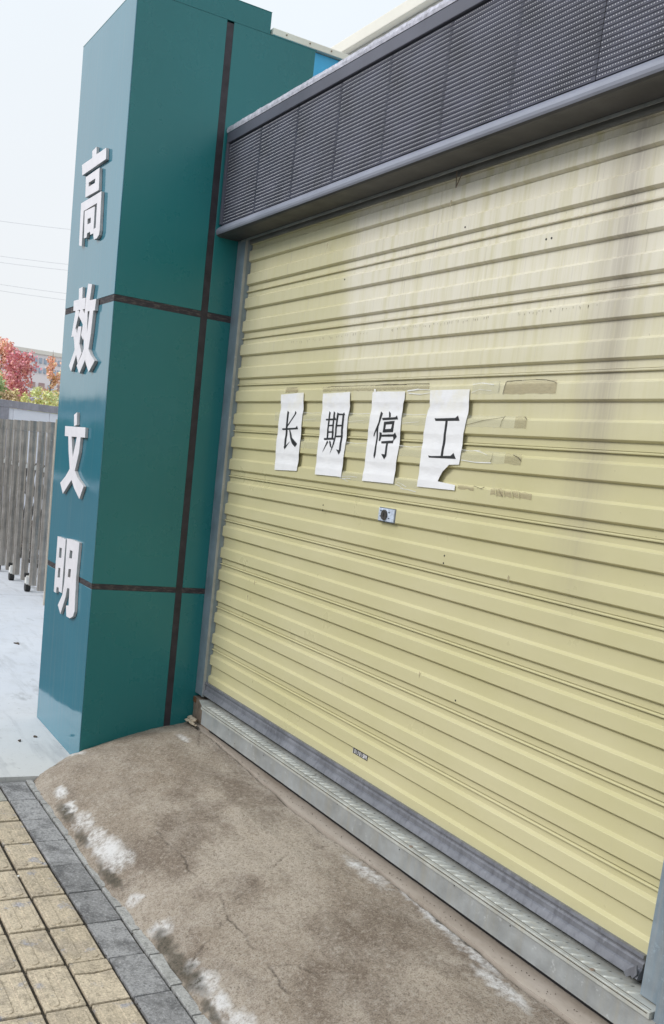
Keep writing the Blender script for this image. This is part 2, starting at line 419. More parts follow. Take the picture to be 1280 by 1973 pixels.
M['joint'] = simple('joint_soil', (0.050, 0.042, 0.030), 0.95, var=0.5, sc=60, bump=0.8, bsc=120)
M['asphalt'] = simple('asphalt', (0.055, 0.055, 0.058), 0.85, var=0.2, sc=2, bump=0.3, bsc=200)
M['terrain'] = simple('bare_ground', (0.30, 0.29, 0.26), 0.9, var=0.2, sc=0.3)
M['steel'] = galv('gate_steel', (0.33, 0.305, 0.28), 0.40, 0.3, (0.15, 0.135, 0.12), 0.6)
M['steeld'] = galv('gate_steel_dark', (0.115, 0.11, 0.108), 0.5, 0.2, (0.06, 0.055, 0.05), 0.5)
M['white'] = simple('white_bracket', (0.74, 0.73, 0.70), 0.5, var=0.1, sc=20)
M['rubber'] = simple('black_rubber', (0.02, 0.02, 0.02), 0.7)
M['fence'] = simple('white_fence_sheet', (0.74, 0.75, 0.82), 0.5, var=0.04, sc=1.5)
M['fencef'] = galv('fence_frame', (0.30, 0.29, 0.33), 0.5, 0.2, (0.20, 0.19, 0.19), 0.4)
M['brick'] = simple('plinth_brick', (0.20, 0.165, 0.14), 0.85, var=0.25, sc=4)
M['mortar'] = simple('plinth_mortar', (0.50, 0.47, 0.44), 0.9)
M['bark'] = simple('bark', (0.13, 0.085, 0.06), 0.9, var=0.3, sc=10)
M['farwall_hazed'] = simple('far_wall_hazed', (0.86, 0.80, 0.82), 0.8, var=0.04, sc=0.05)  # wall colour paled to carry haze and overexposure
M['farroof'] = simple('far_parapet', (0.80, 0.76, 0.70), 0.8, var=0.05, sc=0.1)
M['farwin'] = simple('far_window', (0.38, 0.45, 0.55), 0.25, var=0.3, sc=0.7)
M['farwinb'] = simple('far_window_brown', (0.42, 0.28, 0.27), 0.4, var=0.3, sc=0.7)
M['wire'] = simple('cable', (0.62, 0.63, 0.66), 0.7)
M['leafd'] = simple('dry_leaf', (0.075, 0.055, 0.04), 0.8, var=0.4, sc=90)
M['mortarlump'] = simple('mortar_lump', (0.56, 0.47, 0.36), 0.9, var=0.2, sc=30, bump=0.6, bsc=90)
def leaf_mat():
    t = NT('leaves', 0.55); t.col(t.attrc('lc'))
    t.b.inputs['Subsurface Weight'].default_value = 0.0
    return t.m
M['leaves'] = leaf_mat()

# glyph outlines and sheet outlines, metres in the plane of the wall (x, z)
GLYPHS={'gao':[[[(-6.5385,3.7479),(-6.4498,3.7559),(-6.4371,3.7085),(-6.237,3.7058),(-6.2241,3.6399),(-6.7359,3.6418),(-6.7584,3.7097),(-6.5298,3.7062)]],[[(-6.6438,3.6144),(-6.3475,3.6147),(-6.3281,3.4832),(-6.6231,3.4894)],[(-6.569,3.568),(-6.4239,3.5672),(-6.4254,3.5406),(-6.5622,3.5428)]],[[(-6.7127,3.4676),(-6.2669,3.4653),(-6.2442,3.2368),(-6.2522,3.2129),(-6.2944,3.1986),(-6.3533,3.1981),(-6.3728,3.2245),(-6.3832,3.2633),(-6.3346,3.2665),(-6.3452,3.4109),(-6.6371,3.4099),(-6.6255,3.196),(-6.6922,3.2082)]],[[(-6.612,3.4049),(-6.387,3.3976),(-6.3766,3.2386),(-6.4447,3.2396),(-6.4539,3.2597),(-6.5176,3.2583),(-6.5242,3.235),(-6.5833,3.2361)],[(-6.5325,3.3469),(-6.4574,3.3431),(-6.4551,3.3113),(-6.5259,3.3131)]]],'xiao':[[[(-6.618,2.9341),(-6.5357,2.9374),(-6.5241,2.8622),(-6.6043,2.8651)]],[[(-6.7246,2.8671),(-6.4467,2.8635),(-6.4469,2.7953),(-6.7165,2.8033)]],[[(-6.6604,2.8024),(-6.5804,2.7962),(-6.5747,2.7753),(-6.652,2.6652),(-6.6691,2.6401),(-6.72,2.6395)]],[[(-6.5494,2.8006),(-6.578,2.7636),(-6.4584,2.6993),(-6.4266,2.6972),(-6.44,2.7653),(-6.4976,2.7972)]],[[(-6.566,2.6961),(-6.4942,2.6915),(-6.5088,2.5902),(-6.5798,2.5074),(-6.6646,2.4178),(-6.7243,2.4566),(-6.6197,2.5473),(-6.5848,2.6457)]],[[(-6.6738,2.6474),(-6.623,2.6894),(-6.5667,2.6413),(-6.5105,2.5869),(-6.4455,2.526),(-6.5183,2.4638),(-6.5677,2.5208),(-6.6132,2.5574),(-6.6388,2.6072)]],[[(-6.4044,2.9436),(-6.3192,2.9319),(-6.3446,2.8391),(-6.374,2.7769),(-6.3496,2.6322),(-6.4125,2.6224),(-6.426,2.6029),(-6.4836,2.6382),(-6.4395,2.7451),(-6.432,2.8549)]],[[(-6.354,2.8382),(-6.2049,2.8352),(-6.216,2.768),(-6.3736,2.7752)]],[[(-6.3249,2.7748),(-6.2461,2.7704),(-6.2628,2.6338),(-6.2873,2.5458),(-6.3593,2.4719),(-6.4597,2.4003),(-6.5355,2.4506),(-6.4392,2.5121),(-6.3931,2.5507),(-6.349,2.6389)]],[[(-6.4266,2.6972),(-6.3543,2.6358),(-6.2934,2.5461),(-6.2278,2.5036),(-6.1353,2.4672),(-6.2488,2.4032),(-6.3405,2.4712),(-6.3994,2.551),(-6.4134,2.6258)]]],'wen':[[[(-6.5177,2.142),(-6.4526,2.1589),(-6.4361,2.079),(-6.5009,2.0707)]],[[(-6.7171,2.0674),(-6.2338,2.0674),(-6.2296,2.0052),(-6.7078,2.0027)]],[[(-6.6215,2.0087),(-6.5407,2.0072),(-6.4735,1.8618),(-6.4061,1.7934),(-6.3283,1.7516),(-6.1792,1.7073),(-6.2542,1.6242),(-6.3884,1.6796),(-6.4706,1.7318),(-6.5309,1.8009),(-6.5901,1.9148)]],[[(-6.4112,2.0072),(-6.3248,2.0074),(-6.3375,1.9106),(-6.4018,1.7972),(-6.4648,1.7307),(-6.6528,1.627),(-6.7379,1.6921),(-6.6137,1.7448),(-6.5344,1.7934),(-6.4652,1.891)]]],'ming':[[[(-6.7104,1.3372),(-6.5019,1.3401),(-6.5095,0.9847),(-6.582,0.9828),(-6.5948,1.0074),(-6.6467,1.0015),(-6.6479,0.9628),(-6.7079,0.9608)],[(-6.6411,1.2694),(-6.5834,1.272),(-6.5798,1.2069),(-6.6431,1.2023)],[(-6.6333,1.1351),(-6.5841,1.1383),(-6.5782,1.0747),(-6.6387,1.0694)]],[[(-6.4708,1.3496),(-6.3269,1.3568),(-6.1812,1.3561),(-6.1935,1.1325),(-6.1747,0.9185),(-6.205,0.8824),(-6.2717,0.8582),(-6.3543,0.8563),(-6.3809,0.9223),(-6.3198,0.933),(-6.3278,1.0424),(-6.3819,1.0375),(-6.4064,0.974),(-6.5024,0.8442),(-6.5802,0.8913),(-6.4867,0.9756),(-6.4613,1.0698)],[(-6.3833,1.2843),(-6.3211,1.2864),(-6.3235,1.2358),(-6.3883,1.2323)],[(-6.3827,1.1616),(-6.3245,1.1699),(-6.3278,1.1123),(-6.3904,1.1088)]]],'chang':[[[(-5.042,2.2766),(-5.0211,2.269),(-5.0169,2.0875),(-5.0285,2.0657),(-5.0427,2.0777),(-5.0388,2.085),(-5.0416,2.181)]],[[(-5.0193,2.0874),(-4.9695,2.1121),(-5.0285,2.0657)]],[[(-4.9477,2.2765),(-4.9285,2.2669),(-4.9341,2.2581),(-5.0182,2.1903),(-5.0233,2.1984),(-4.9495,2.258)]],[[(-5.0856,2.1794),(-4.9209,2.1863),(-4.9059,2.1977),(-4.8907,2.1789),(-5.0794,2.1706)]],[[(-4.9975,2.1731),(-4.9841,2.1734),(-4.955,2.1337),(-4.8814,2.101),(-4.904,2.0827),(-4.9429,2.0989),(-4.9785,2.133)]]],'qi':[[[(-4.5695,2.2777),(-4.5492,2.2697),(-4.5509,2.1368),(-4.568,2.1363),(-4.5666,2.2564)]],[[(-4.5207,2.278),(-4.5,2.27),(-4.4968,2.1384),(-4.5136,2.1379),(-4.5171,2.2569)]],[[(-4.5946,2.238),(-4.5054,2.2414),(-4.4984,2.249),(-4.478,2.233),(-4.59,2.2299)]],[[(-4.5621,2.2079),(-4.5115,2.2098),(-4.5111,2.2026),(-4.5617,2.2007)]],[[(-4.5633,2.175),(-4.5119,2.1769),(-4.5115,2.1697),(-4.563,2.1678)]],[[(-4.5947,2.1405),(-4.5097,2.1446),(-4.4991,2.1514),(-4.484,2.1356),(-4.5889,2.1307)]],[[(-4.5555,2.1301),(-4.5396,2.1207),(-4.5928,2.0641),(-4.5593,2.1168)]],[[(-4.5299,2.1292),(-4.5153,2.1248),(-4.4968,2.0894),(-4.5163,2.1002),(-4.5304,2.1227)]],[[(-4.4791,2.2718),(-4.4614,2.2671),(-4.4681,2.1733),(-4.4771,2.1146),(-4.5135,2.0592),(-4.4922,2.1076),(-4.4807,2.173),(-4.4807,2.2443)]],[[(-4.4747,2.267),(-4.4216,2.2652),(-4.4124,2.2732),(-4.3992,2.2612),(-4.4069,2.258),(-4.4727,2.2586)]],[[(-4.423,2.2626),(-4.4059,2.2618),(-4.4037,2.0849),(-4.4184,2.0633),(-4.4507,2.0879),(-4.4208,2.0849)]],[[(-4.4712,2.2095),(-4.4059,2.2117),(-4.406,2.204),(-4.4708,2.2021)]],[[(-4.4708,2.1564),(-4.4053,2.1588),(-4.4048,2.1514),(-4.471,2.1489)]]],'ting':[[[(-4.0683,2.2798),(-4.0488,2.2696),(-4.0702,2.213),(-4.1079,2.1599),(-4.1123,2.1675),(-4.077,2.231)]],[[(-4.0876,2.2091),(-4.0726,2.2121),(-4.071,2.0767),(-4.0782,2.058),(-4.0883,2.0713),(-4.0838,2.1582)]],[[(-4.0005,2.2811),(-3.9817,2.2724),(-3.9753,2.2556),(-3.9897,2.2523)]],[[(-4.0501,2.2494),(-3.9361,2.2542),(-3.9239,2.2618),(-3.9116,2.244),(-4.0434,2.2387)]],[[(-4.029,2.2317),(-3.938,2.2375),(-3.9412,2.1866),(-4.0304,2.1823)],[(-4.0091,2.2195),(-3.956,2.2222),(-3.9611,2.2008),(-4.011,2.198)]],[[(-4.0575,2.1839),(-4.0413,2.1811),(-4.0409,2.1721),(-3.9348,2.1766),(-3.9226,2.1849),(-3.9078,2.1667),(-3.9308,2.1484),(-3.9381,2.1659),(-4.0414,2.1631),(-4.0496,2.1425),(-4.062,2.1434)]],[[(-4.0365,2.1415),(-3.939,2.1481),(-3.9322,2.1546),(-3.9312,2.136),(-4.0316,2.1317)]],[[(-3.9883,2.1363),(-3.9732,2.1368),(-3.9728,2.0764),(-3.9894,2.0599),(-4.0205,2.0834),(-3.9886,2.0825)]]],'gong':[[[(-3.6235,2.2536),(-3.6087,2.2525),(-3.4739,2.2562),(-3.457,2.2664),(-3.4418,2.2445),(-3.6134,2.2413)]],[[(-3.5411,2.2452),(-3.5254,2.2446),(-3.5263,2.0919),(-3.5432,2.0912)]],[[(-3.6357,2.0933),(-3.6145,2.0913),(-3.4728,2.0984),(-3.4549,2.1113),(-3.4323,2.0872),(-3.6276,2.084)]]]}
SHEETS={'chang':[(-5.1439,2.3655),(-4.8719,2.3743),(-4.8573,2.2811),(-4.8595,2.233),(-4.8528,2.1089),(-4.8512,2.0221),(-4.8563,1.9563),(-5.129,1.9473),(-5.138,2.1068),(-5.1384,2.2294),(-5.1334,2.294)],'qi':[(-4.6548,2.3666),(-4.3776,2.3721),(-4.3658,2.3026),(-4.3703,2.2393),(-4.3644,2.1312),(-4.3708,2.0477),(-4.3719,1.9541),(-4.6469,1.9506),(-4.6471,2.0484),(-4.6478,2.1423),(-4.6462,2.2557)],'ting':[(-4.1628,2.3669),(-4.1521,2.3704),(-4.1552,2.3841),(-4.1382,2.3829),(-4.1346,2.3711),(-3.883,2.3698),(-3.8796,2.3339),(-3.8888,2.3144),(-3.8884,2.2948),(-3.8865,2.2338),(-3.8777,2.1246),(-3.886,2.0537),(-3.8858,1.9526),(-4.1651,1.949),(-4.16,2.045),(-4.1629,2.1745),(-4.1579,2.3076)],'gong':[(-3.6858,2.3727),(-3.4025,2.3734),(-3.3941,2.2769),(-3.4053,2.1933),(-3.4044,2.1295),(-3.4068,2.0651),(-3.4748,2.0608),(-3.4896,2.0486),(-3.5174,2.0306),(-3.5339,2.0089),(-3.5412,1.9868),(-3.4149,1.9797),(-3.4133,1.9575),(-3.6947,1.954),(-3.6925,2.0717),(-3.6943,2.1861),(-3.685,2.2872),(-3.6739,2.3039)]}

# ================================================================== SETTING
# terrain to the horizon, concrete driveway, road
MB().add([(-900, -900, -0.10), (900, -900, -0.10), (900, 900, -0.10), (-900, 900, -0.10)], [(0, 1, 2, 3)]).build('ground', M['terrain'], kind='structure', fix=False)
def slab(pts, z0, z1):
    n = len(pts)
    return MB().add([(x, y, z0) for x, y in pts] + [(x, y, z1) for x, y in pts], [tuple(range(n))[::-1], tuple(range(n, 2 * n))] + [(i, (i + 1) % n, n + (i + 1) % n, n + i) for i in range(n)])
slab([(-5.72, 1.48), (-5.735, 1.18), (-6.3, 1.27), (-7.4, 1.50), (-8.8, 1.66), (-13.5, 1.75), (-19, 0.5), (-28, -0.74), (-60, -0.74), (-60, 40), (-5.72, 40)], -0.18, 0.0).build('driveway', M['drive'], kind='structure')
MB().box(-300, 60, -9.5, -0.76, -0.30, -0.05).build('road', M['asphalt'], kind='structure')
MB().box(-60, -5.735, -0.755, 2.2, -0.18, -0.012).build('side_road', M['asphalt'], kind='structure')
MB().box(-300, 60, -30, -9.52, -0.30, 0.02).build('far_pavement', M['drive'], kind='structure')

# ---- pavement: bed with one object per tile
bed = MB().box(-5.728, -1.2, -0.75, 2.0, -0.16, -0.036).build('pavement', M['joint'], kind='structure')
TX0, TP = -5.696, 0.3070
def tile_top(w, d, ribs, bev=0.004):
    m = MB(); m.box(-w / 2, w / 2, -d / 2, d / 2, -0.028, 0)
    me = m.mesh('paving_tile', None, bevel=bev, seg=2)
    if ribs:
        bm = bmesh.new(); bm.from_mesh(me)
        for yy in ribs:
            n0 = len(bm.verts)
            hw = 0.023; hl = w / 2 - 0.012; z0, z1 = -0.003, 0.0036
            vs = []
            segs = 6
            def loop(hw2, hl2, z):
                o = []
                for sgn, a0 in ((1, -math.pi / 2), (-1, math.pi / 2)):
                    for i in range(segs + 1):
                        a = a0 + math.pi * i / segs
                        o.append(bm.verts.new((sgn * (hl2 - hw2) + hw2 * math.cos(a), yy + hw2 * math.sin(a), z)))
                return o
            A = loop(hw, hl, z0); B = loop(hw - 0.004, hl - 0.004, z1)
            for i in range(len(A)):
                j = (i + 1) % len(A)
                bm.faces.new((A[i], A[j], B[j], B[i]))
            bm.faces.new(B)
        bmesh.ops.recalc_face_normals(bm, faces=bm.faces)
        bm.to_mesh(me); bm.free()
    return me
rt = random.Random(3)
ME_G = [tile_top(TP - 0.008, 0.145, [], 0.004)]; ME_G[0].materials.append(M['tileg'])
ME_Y = []
for v in range(3):
    me = tile_top(TP - 0.014 - 0.002 * v, 0.148 - 0.002 * v, [-0.036, 0.036], 0.005); me.materials.append(M['tiley']); ME_Y.append(me)
ME_P = tile_top(TP - 0.010, 0.150, []); ME_P.materials.append(M['tilep'])
def tile(me, x, y, dz=0, jit=1):
    o = link_mesh('tile', me, None, (x + rt.uniform(-.0015, .0015) * jit, y + rt.uniform(-.0015, .0015) * jit, -0.019 + dz + rt.uniform(-.0025, .0015) * jit))
    put(o, bed)
    o.rotation_euler = (R(rt.uniform(-.6, .6)), R(rt.uniform(-.4, .4)), R(rt.uniform(-.5, .5)))
    return o
for i in range(14):
    tile(ME_G[0], TX0 + TP * (i + 0.5), 1.3175)
for r in range(11):
    yc = 1.158 - 0.1632 * r
    for i in range(14):
        if r == 0 and i == 7: continue
        if i == 0: tile(ME_P, TX0 + TP * 0.5, yc); continue
        tile(ME_Y[rt.randrange(3)], TX0 + TP * (i + 0.5), yc)
# the tile cracked across, in two pieces
xa = TX0 + TP * 7 + 0.005
for w0, w1, dz in ((0, 0.078, 0.001), (0.082, TP - 0.010, -0.002)):
    m = MB(); n = 6
    top = [(xa + w0, 1.083), (xa + w0 + (0.012 if w0 else 0), 1.158), (xa + w0, 1.232), (xa + w1, 1.232), (xa + w1 + (0.010 if not w0 else 0), 1.158), (xa + w1, 1.083)]
    vs = [(x, y, -0.045) for x, y in top] + [(x, y, -0.019 + dz) for x, y in top]
    fs = [tuple(range(6))[::-1], tuple(range(6, 12))] + [(i, (i + 1) % 6, 6 + (i + 1) % 6, 6 + i) for i in range(6)]
    m.add(vs, fs); m.build('tile', M['tiley'], bed, bevel=0.004, label='yellow paving tile cracked across in two' if w0 else None)
# cut slivers of grey tile between the kerb row and the ramp
xs = [-5.72, -5.50, -5.30, -5.08, -4.83, -4.66, -4.44, -4.18, -3.97, -3.74, -3.52, -3.27, -3.05, -2.80, -2.56, -2.3]
for a, b in zip(xs[:-1], xs[1:]):
    wy = rt.uniform(0.036, 0.060); wy2 = wy + rt.uniform(-0.012, 0.012)
    m = MB(); pts = [(a + .004, 1.401), (b - .004, 1.401), (b - .006, 1.401 + wy2), ((a + b) / 2, 1.401 + (wy + wy2) / 2 + rt.uniform(-.008, .008)), (a + .006, 1.401 + wy)]
    vs = [(x, y, -0.05) for x, y in pts] + [(x, y, -0.017 + rt.uniform(-.001, .001)) for x, y in pts]
    m.add(vs, [(4, 3, 2, 1, 0), (5, 6, 7, 8, 9)] + [(i, (i + 1) % 5, 5 + (i + 1) % 5, 5 + i) for i in range(5)])
    m.build('tile', M['tilesl'], bed, bevel=0.0025)
# moss and soil lumps in the wide joints
m = MB()
for k in range(420):
    if rt.random() < 0.5: x, y = rt.uniform(-5.7, -2.2), rt.choice([1.2398, 1.397, 1.0765, .9135, .750]) + rt.gauss(0, .0035)
    else: x, y = TX0 + TP * rt.randrange(1, 12) + rt.gauss(0, .003), rt.uniform(0.4, 1.24)
    r = rt.uniform(.0018, .0045); z = -0.026
    m.add([(x - r, y, z), (x, y - r, z), (x + r, y, z), (x, y + r, z), (x, y, z + r * 1.2)], [(0, 1, 4), (1, 2, 4), (2, 3, 4), (3, 0, 4)])
m.build('joint_moss', M['joint'], kind='stuff', fix=False, label='dark soil and moss crumbs in the paving joints')

# ---- brown concrete ramp in front of the shutter
OUT = [(-6.3, 1.86), (-6.175, 1.765), (-6.02, 1.66), (-5.88, 1.56), (-5.76, 1.457), (-5.6, 1.42), (-5.31, 1.407), (-5.0, 1.415), (-4.615, 1.405), (-4.312, 1.41), (-4.178, 1.403), (-3.949, 1.419), (-3.645, 1.427), (-3.373, 1.439), (-3.026, 1.43), (-2.6, 1.425), (-1.6, 1.425)]
INN = [(-6.30, 2.50), (-5.74, 2.477), (-5.285, 2.453), (-4.73, 2.425), (-4.22, 2.385), (-3.84, 2.398), (-3.6, 2.41), (-2.86, 2.400), (-2.43, 2.375), (-2.16, 2.385), (-1.6, 2.39)]
CR = [[(-4.409,1.732),(-4.25,1.725),(-4.053,1.738),(-3.93,1.722),(-3.793,1.73),(-3.64,1.745),(-3.463,1.711),(-3.35,1.716),(-3.237,1.701),(-3.12,1.708),(-3.012,1.693),(-2.844,1.684),(-2.6,1.66)],
      [(-3.463,1.711),(-3.45,1.68),(-3.43,1.652),(-3.40,1.61),(-3.386,1.566),(-3.352,1.52),(-3.333,1.479)],
      [(-3.538,1.756),(-3.584,1.832),(-3.64,1.93),(-3.69,2.01),(-3.757,2.127),(-3.735,2.19),(-3.763,2.30),(-3.774,2.41)],
      [(-5.62,2.44),(-5.3,2.30)], [(-3.05,1.70),(-2.98,1.78),(-2.9,1.80),(-2.82,1.90)]]
WH = [(-5.31,1.50,.085,.035),(-5.08,1.49,.09,.03),(-4.865,1.495,.13,.05),(-4.62,1.50,.13,.055),(-4.45,1.505,.15,.065),(-4.29,1.52,.10,.07),(-3.945,1.478,.045,.035),(-3.648,1.495,.07,.048),(-3.326,1.50,.05,.03),(-3.18,1.50,.09,.045),(-3.02,1.49,.08,.04),(-2.88,1.50,.10,.05),
      (-3.10,2.39,.16,.02),(-2.90,2.38,.20,.030),(-2.68,2.35,.18,.028),(-2.45,2.30,.16,.035),(-5.95,1.75,.20,.035),(-5.55,2.30,.10,.03),(-3.45,2.34,.2,.04)]
DK = [(-5.065,1.465,.16,.028),(-4.70,1.455,.12,.022),(-4.244,1.448,.16,.020),(-3.534,1.475,.14,.032),(-3.358,1.475,.14,.034),(-3.25,1.48,.14,.028),(-3.02,1.465,.1,.02),(-4.15,1.46,.1,.02),(-2.9,2.39,.12,.015),(-2.75,2.38,.1,.012),(-5.87,1.60,.16,.02)]
def seg_dist(P, poly):
    d = np.full(len(P), 1e9)
    for (ax, ay), (bx, by) in zip(poly[:-1], poly[1:]):
        a = np.array([ax, ay]); b = np.array([bx, by]); ab = b - a
        t = np.clip(((P - a) @ ab) / (ab @ ab), 0, 1)
        d = np.minimum(d, np.hypot(*(P - a - t[:, None] * ab).T))
    return d
def ramp_h(d):
    return np.interp(d, [0, .02, .06, .17, .35, .52, .72, 1.0, 2.0], [-.035, -.012, .020, .088, .158, .208, .252, .270, .272])
def build_ramp():
    nx, ny = 640, 170
    xs = np.linspace(-6.28, -1.75, nx)
    yo = np.interp(xs, *zip(*OUT)); yi = np.interp(xs, *zip(*INN)) - 0.004
    for i, x in enumerate(xs):
        yo[i] += 0.012 * noise.noise((x * 6, 0, 3)) + 0.010 * noise.noise((x * 21, 5, 3)) + 0.005 * noise.noise((x * 60, 5, 9))
        yi[i] += 0.008 * noise.noise((x * 5, 7, 1)) + 0.006 * noise.noise((x * 22, 2, 1))
    t = np.linspace(0, 1, ny) ** 1.15
    X = np.repeat(xs, ny); Y = (yo[:, None] + t[None] * (yi - yo)[:, None]).ravel()
    P = np.stack([X, Y], 1)
    Z = ramp_h(seg_dist(P, list(zip(xs[::4], yo[::4]))))
    nz = np.array([noise.noise((x * 2.2, y * 2.2, 0)) * .006 + noise.noise((x * 9, y * 9, 4)) * .0028 + noise.noise((x * 33, y * 33, 8)) * .0022 + noise.noise((x * 80, y * 80, 8)) * .0012 for x, y in P])
    Z += nz * np.clip(Z * 20 + 1.2, 0.2, 1)
    wob = np.array([[noise.noise((x * 30, y * 30, 11)), noise.noise((x * 30, y * 30, 17))] for x, y in P]) * 0.010
    cr = np.zeros(len(P))
    for c in CR:
        dd = seg_dist(P + wob, c); cr = np.maximum(cr, np.clip(1 - dd / 0.0042, 0, 1))
    edge_d = (yi[:, None] - Y.reshape(nx, ny)).ravel()
    patch = np.array([0.5 + 0.5 * noise.noise((x * 8, y * 8, 21)) for x, y in P])
    cr *= np.clip(patch * 3.2 - 0.95, 0, 1)
    Z -= cr * 0.010
    Z -= np.clip(1 - edge_d / 0.012, 0, 1) * 0.012
    def blobs(L):
        w = np.zeros(len(P))
        for cx, cy, rx, ry in L:
            q = ((P[:, 0] + wob[:, 0] * 2 - cx) / rx) ** 2 + ((P[:, 1] + wob[:, 1] * 2 - cy) / ry) ** 2
            w = np.maximum(w, np.clip(1.25 - q, 0, 1))
        return w
    wh = blobs(WH); dk = np.maximum(blobs(DK), np.clip(1.3 - edge_d / 0.010, 0, 1) * np.clip(patch * 2.4 - .4, .25, 1))
    me = bpy.data.meshes.new('concrete_ramp')
    idx = np.arange(nx * ny).reshape(nx, ny)
    F = np.stack([idx[:-1, :-1], idx[1:, :-1], idx[1:, 1:], idx[:-1, 1:]], -1).reshape(-1, 4)
    me.from_pydata(np.stack([X, Y, Z], 1).tolist(), [], F.tolist())
    for nm, arr in (('crack', cr), ('white', wh), ('moss', dk)):
        a = me.attributes.new(nm, 'FLOAT', 'POINT'); a.data.foreach_set('value', arr.astype(np.float32))
    me.polygons.foreach_set('use_smooth', [True] * len(me.polygons))
    me.materials.append(M['ramp']); me.update()
    o = bpy.data.objects.new('concrete_ramp', me); C.objects.link(o); tag(o, kind='structure')
build_ramp()
# pale screed strip under the threshold
def build_strip():
    m = MB(); n = 260; vs = []; fs = []
    for i in range(n + 1):
        x = -5.905 + (5.905 - 1.75) * i / n
        y0 = float(np.interp(x, *zip(*INN))) + 0.007 + 0.008 * noise.noise((x * 5, 7, 1)) + 0.006 * noise.noise((x * 22, 2, 1)) + 0.004 * noise.noise((x * 70, 2, 6))
        for y, z in ((y0, .235), (y0 + .0006, .2685), (y0 + 0.03, .270), (2.47, .271), (2.80, .272)):
            vs.append((x, y, z + 0.0015 * noise.noise((x * 18, y * 18, 2))))
    for i in range(n):
        for j in range(4):
            a = i * 5 + j; fs.append((a, a + 5, a + 6, a + 1))
    m.add(vs, fs).build('footing_strip', M['strip'], kind='structure', smooth=False)
build_strip()
# crumbs along the foot of the threshold
rc = random.Random(12); m = MB()
for k in range(170):
    x = rc.uniform(-5.5, -2.0); y = 2.452 - abs(rc.gauss(0, .018)); r = rc.uniform(.001, .0032); z = .2715
    if y < 2.40: y = 2.43
    m.add([(x - r, y, z), (x, y - r, z), (x + r, y, z), (x, y + r, z), (x, y, z + r)], [(0, 1, 4), (1, 2, 4), (2, 3, 4), (3, 0, 4)])
m.build('crumbs', M['dirtline'], kind='stuff', fix=False, label='dark grit and crumbs under the steel threshold')

# ================================================================== TEAL GATE PILLAR
PX, PY, PL = -5.915, 1.765, -7.005        # right face x, letter face y, left edge x
ZT = 4.485
S1, S2 = (2.802, 2.842), (1.104, 1.140)   # horizontal joints
pil = thing('gate_pillar', 'tall teal clad gate pillar with four raised white characters beside the roller shutter', 'pillar', (-6.4, 2.3, 0))
MB().box(PL + .006, PX - .006, PY + .006, 2.89, -0.05, ZT - .01).build('core', M['core'], pil)
rows = [(-0.03, S2[0]), (S2[1], S1[0]), (S1[1], ZT)]
for z0, z1 in rows:
    MB().box(PL, PX, PY, PY + .0055, z0, z1).build('cladding_panel', M['teal_skytint'], pil, bevel=0.0012, seg=1)
    MB().box(PX - .0055, PX, PY + .0058, 2.308, z0, z1).build('cladding_panel', M['teal'], pil, bevel=0.0012, seg=1)
    MB().box(PX - .0055, PX, 2.352, 2.895, z0, z1).build('cladding_panel', M['teal'], pil, bevel=0.0012, seg=1)
    MB().box(PL, PL + .0055, PY + .0058, 2.895, z0, z1).build('cladding_panel', M['teal'], pil, bevel=0.0012, seg=1)
for z0, z1 in (S1, S2):
    MB().box(PL + .001, PX - .001, PY + .002, PY + .0058, z0 + .0005, z1 - .0005).build('joint_seal', M['seamd'], pil)
    MB().box(PX - .0058, PX - .002, PY + .006, 2.308, z0 + .0005, z1 - .0005).build('joint_seal', M['seamd'], pil)
    MB().box(PX - .0058, PX - .002, 2.352, 2.894, z0 + .0005, z1 - .0005).build('joint_seal', M['seamd'], pil)
MB().box(PX - .0058, PX - .0012, 2.3085, 2.3515, 0.2, ZT - .012).build('joint_seal', M['seam'], pil)
MB().box(PL - .001, PX + .0015, PY - .001, 2.90, ZT, ZT + .003).build('top_flashing', M['teal'], pil)

def character(key, label):
    m = MB(); y1 = PY - 0.0015
    for i, loops in enumerate(GLYPHS[key]):
        m.prism(loops, PY - 0.0190 - 0.0003 * i, y1)
    me = m.mesh('raised_character', M['charf'], base=(0, 0, 0))
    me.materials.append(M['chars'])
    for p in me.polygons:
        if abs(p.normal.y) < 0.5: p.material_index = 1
    o = link_mesh('raised_character', me, pil); tag(o, label=label)
character('gao', 'topmost white raised character, for high')
character('xiao', 'white raised character across the upper joint')
character('wen', 'third white raised character from the top')
character('ming', 'lowest white raised character, across the lower joint')

# taller teal block behind the pillar
blk = thing('sign_block', 'taller teal clad block rising behind the pillar top', 'sign block', (-6.6, 2.4, 0))
MB().box(-7.0, -6.30, 2.10, 2.752, 4.30, 4.775).build('cladding_panel', M['teal'], blk, bevel=.002)
MB().box(-7.001, -6.299, 2.099, 2.753, 4.7755, 4.779).build('top_flashing', M['teal'], blk)
# blue sheet wall with cream coping
bw = thing('blue_cabin_wall', 'bright blue sheet wall with bolted cream coping behind the pillar', 'wall', (-6.4, 4, 0))
for i in range(3):
    MB().box(-6.40, -6.318, 2.905 + i * 1.1, 2.905 + i * 1.1 + 1.097, 0.0, 4.645).build('sheet_panel', M['blue'], bw)
MB().box(-6.42, -6.305, 2.765, 2.9, 4.3, 4.645).build('sheet_panel', M['blue'], bw)
MB().box(-6.45, -6.285, 2.765, 6.2, 4.650, 4.690).build('coping', M['trim'], bw, bevel=.004)
for yy in (2.86, 3.03, 3.19, 3.38, 3.6, 3.8):
    MB().tube((-6.287, yy, 4.672), (-6.279, yy, 4.672), .0045, n=8).build('bolt', M['bolt'], bw)

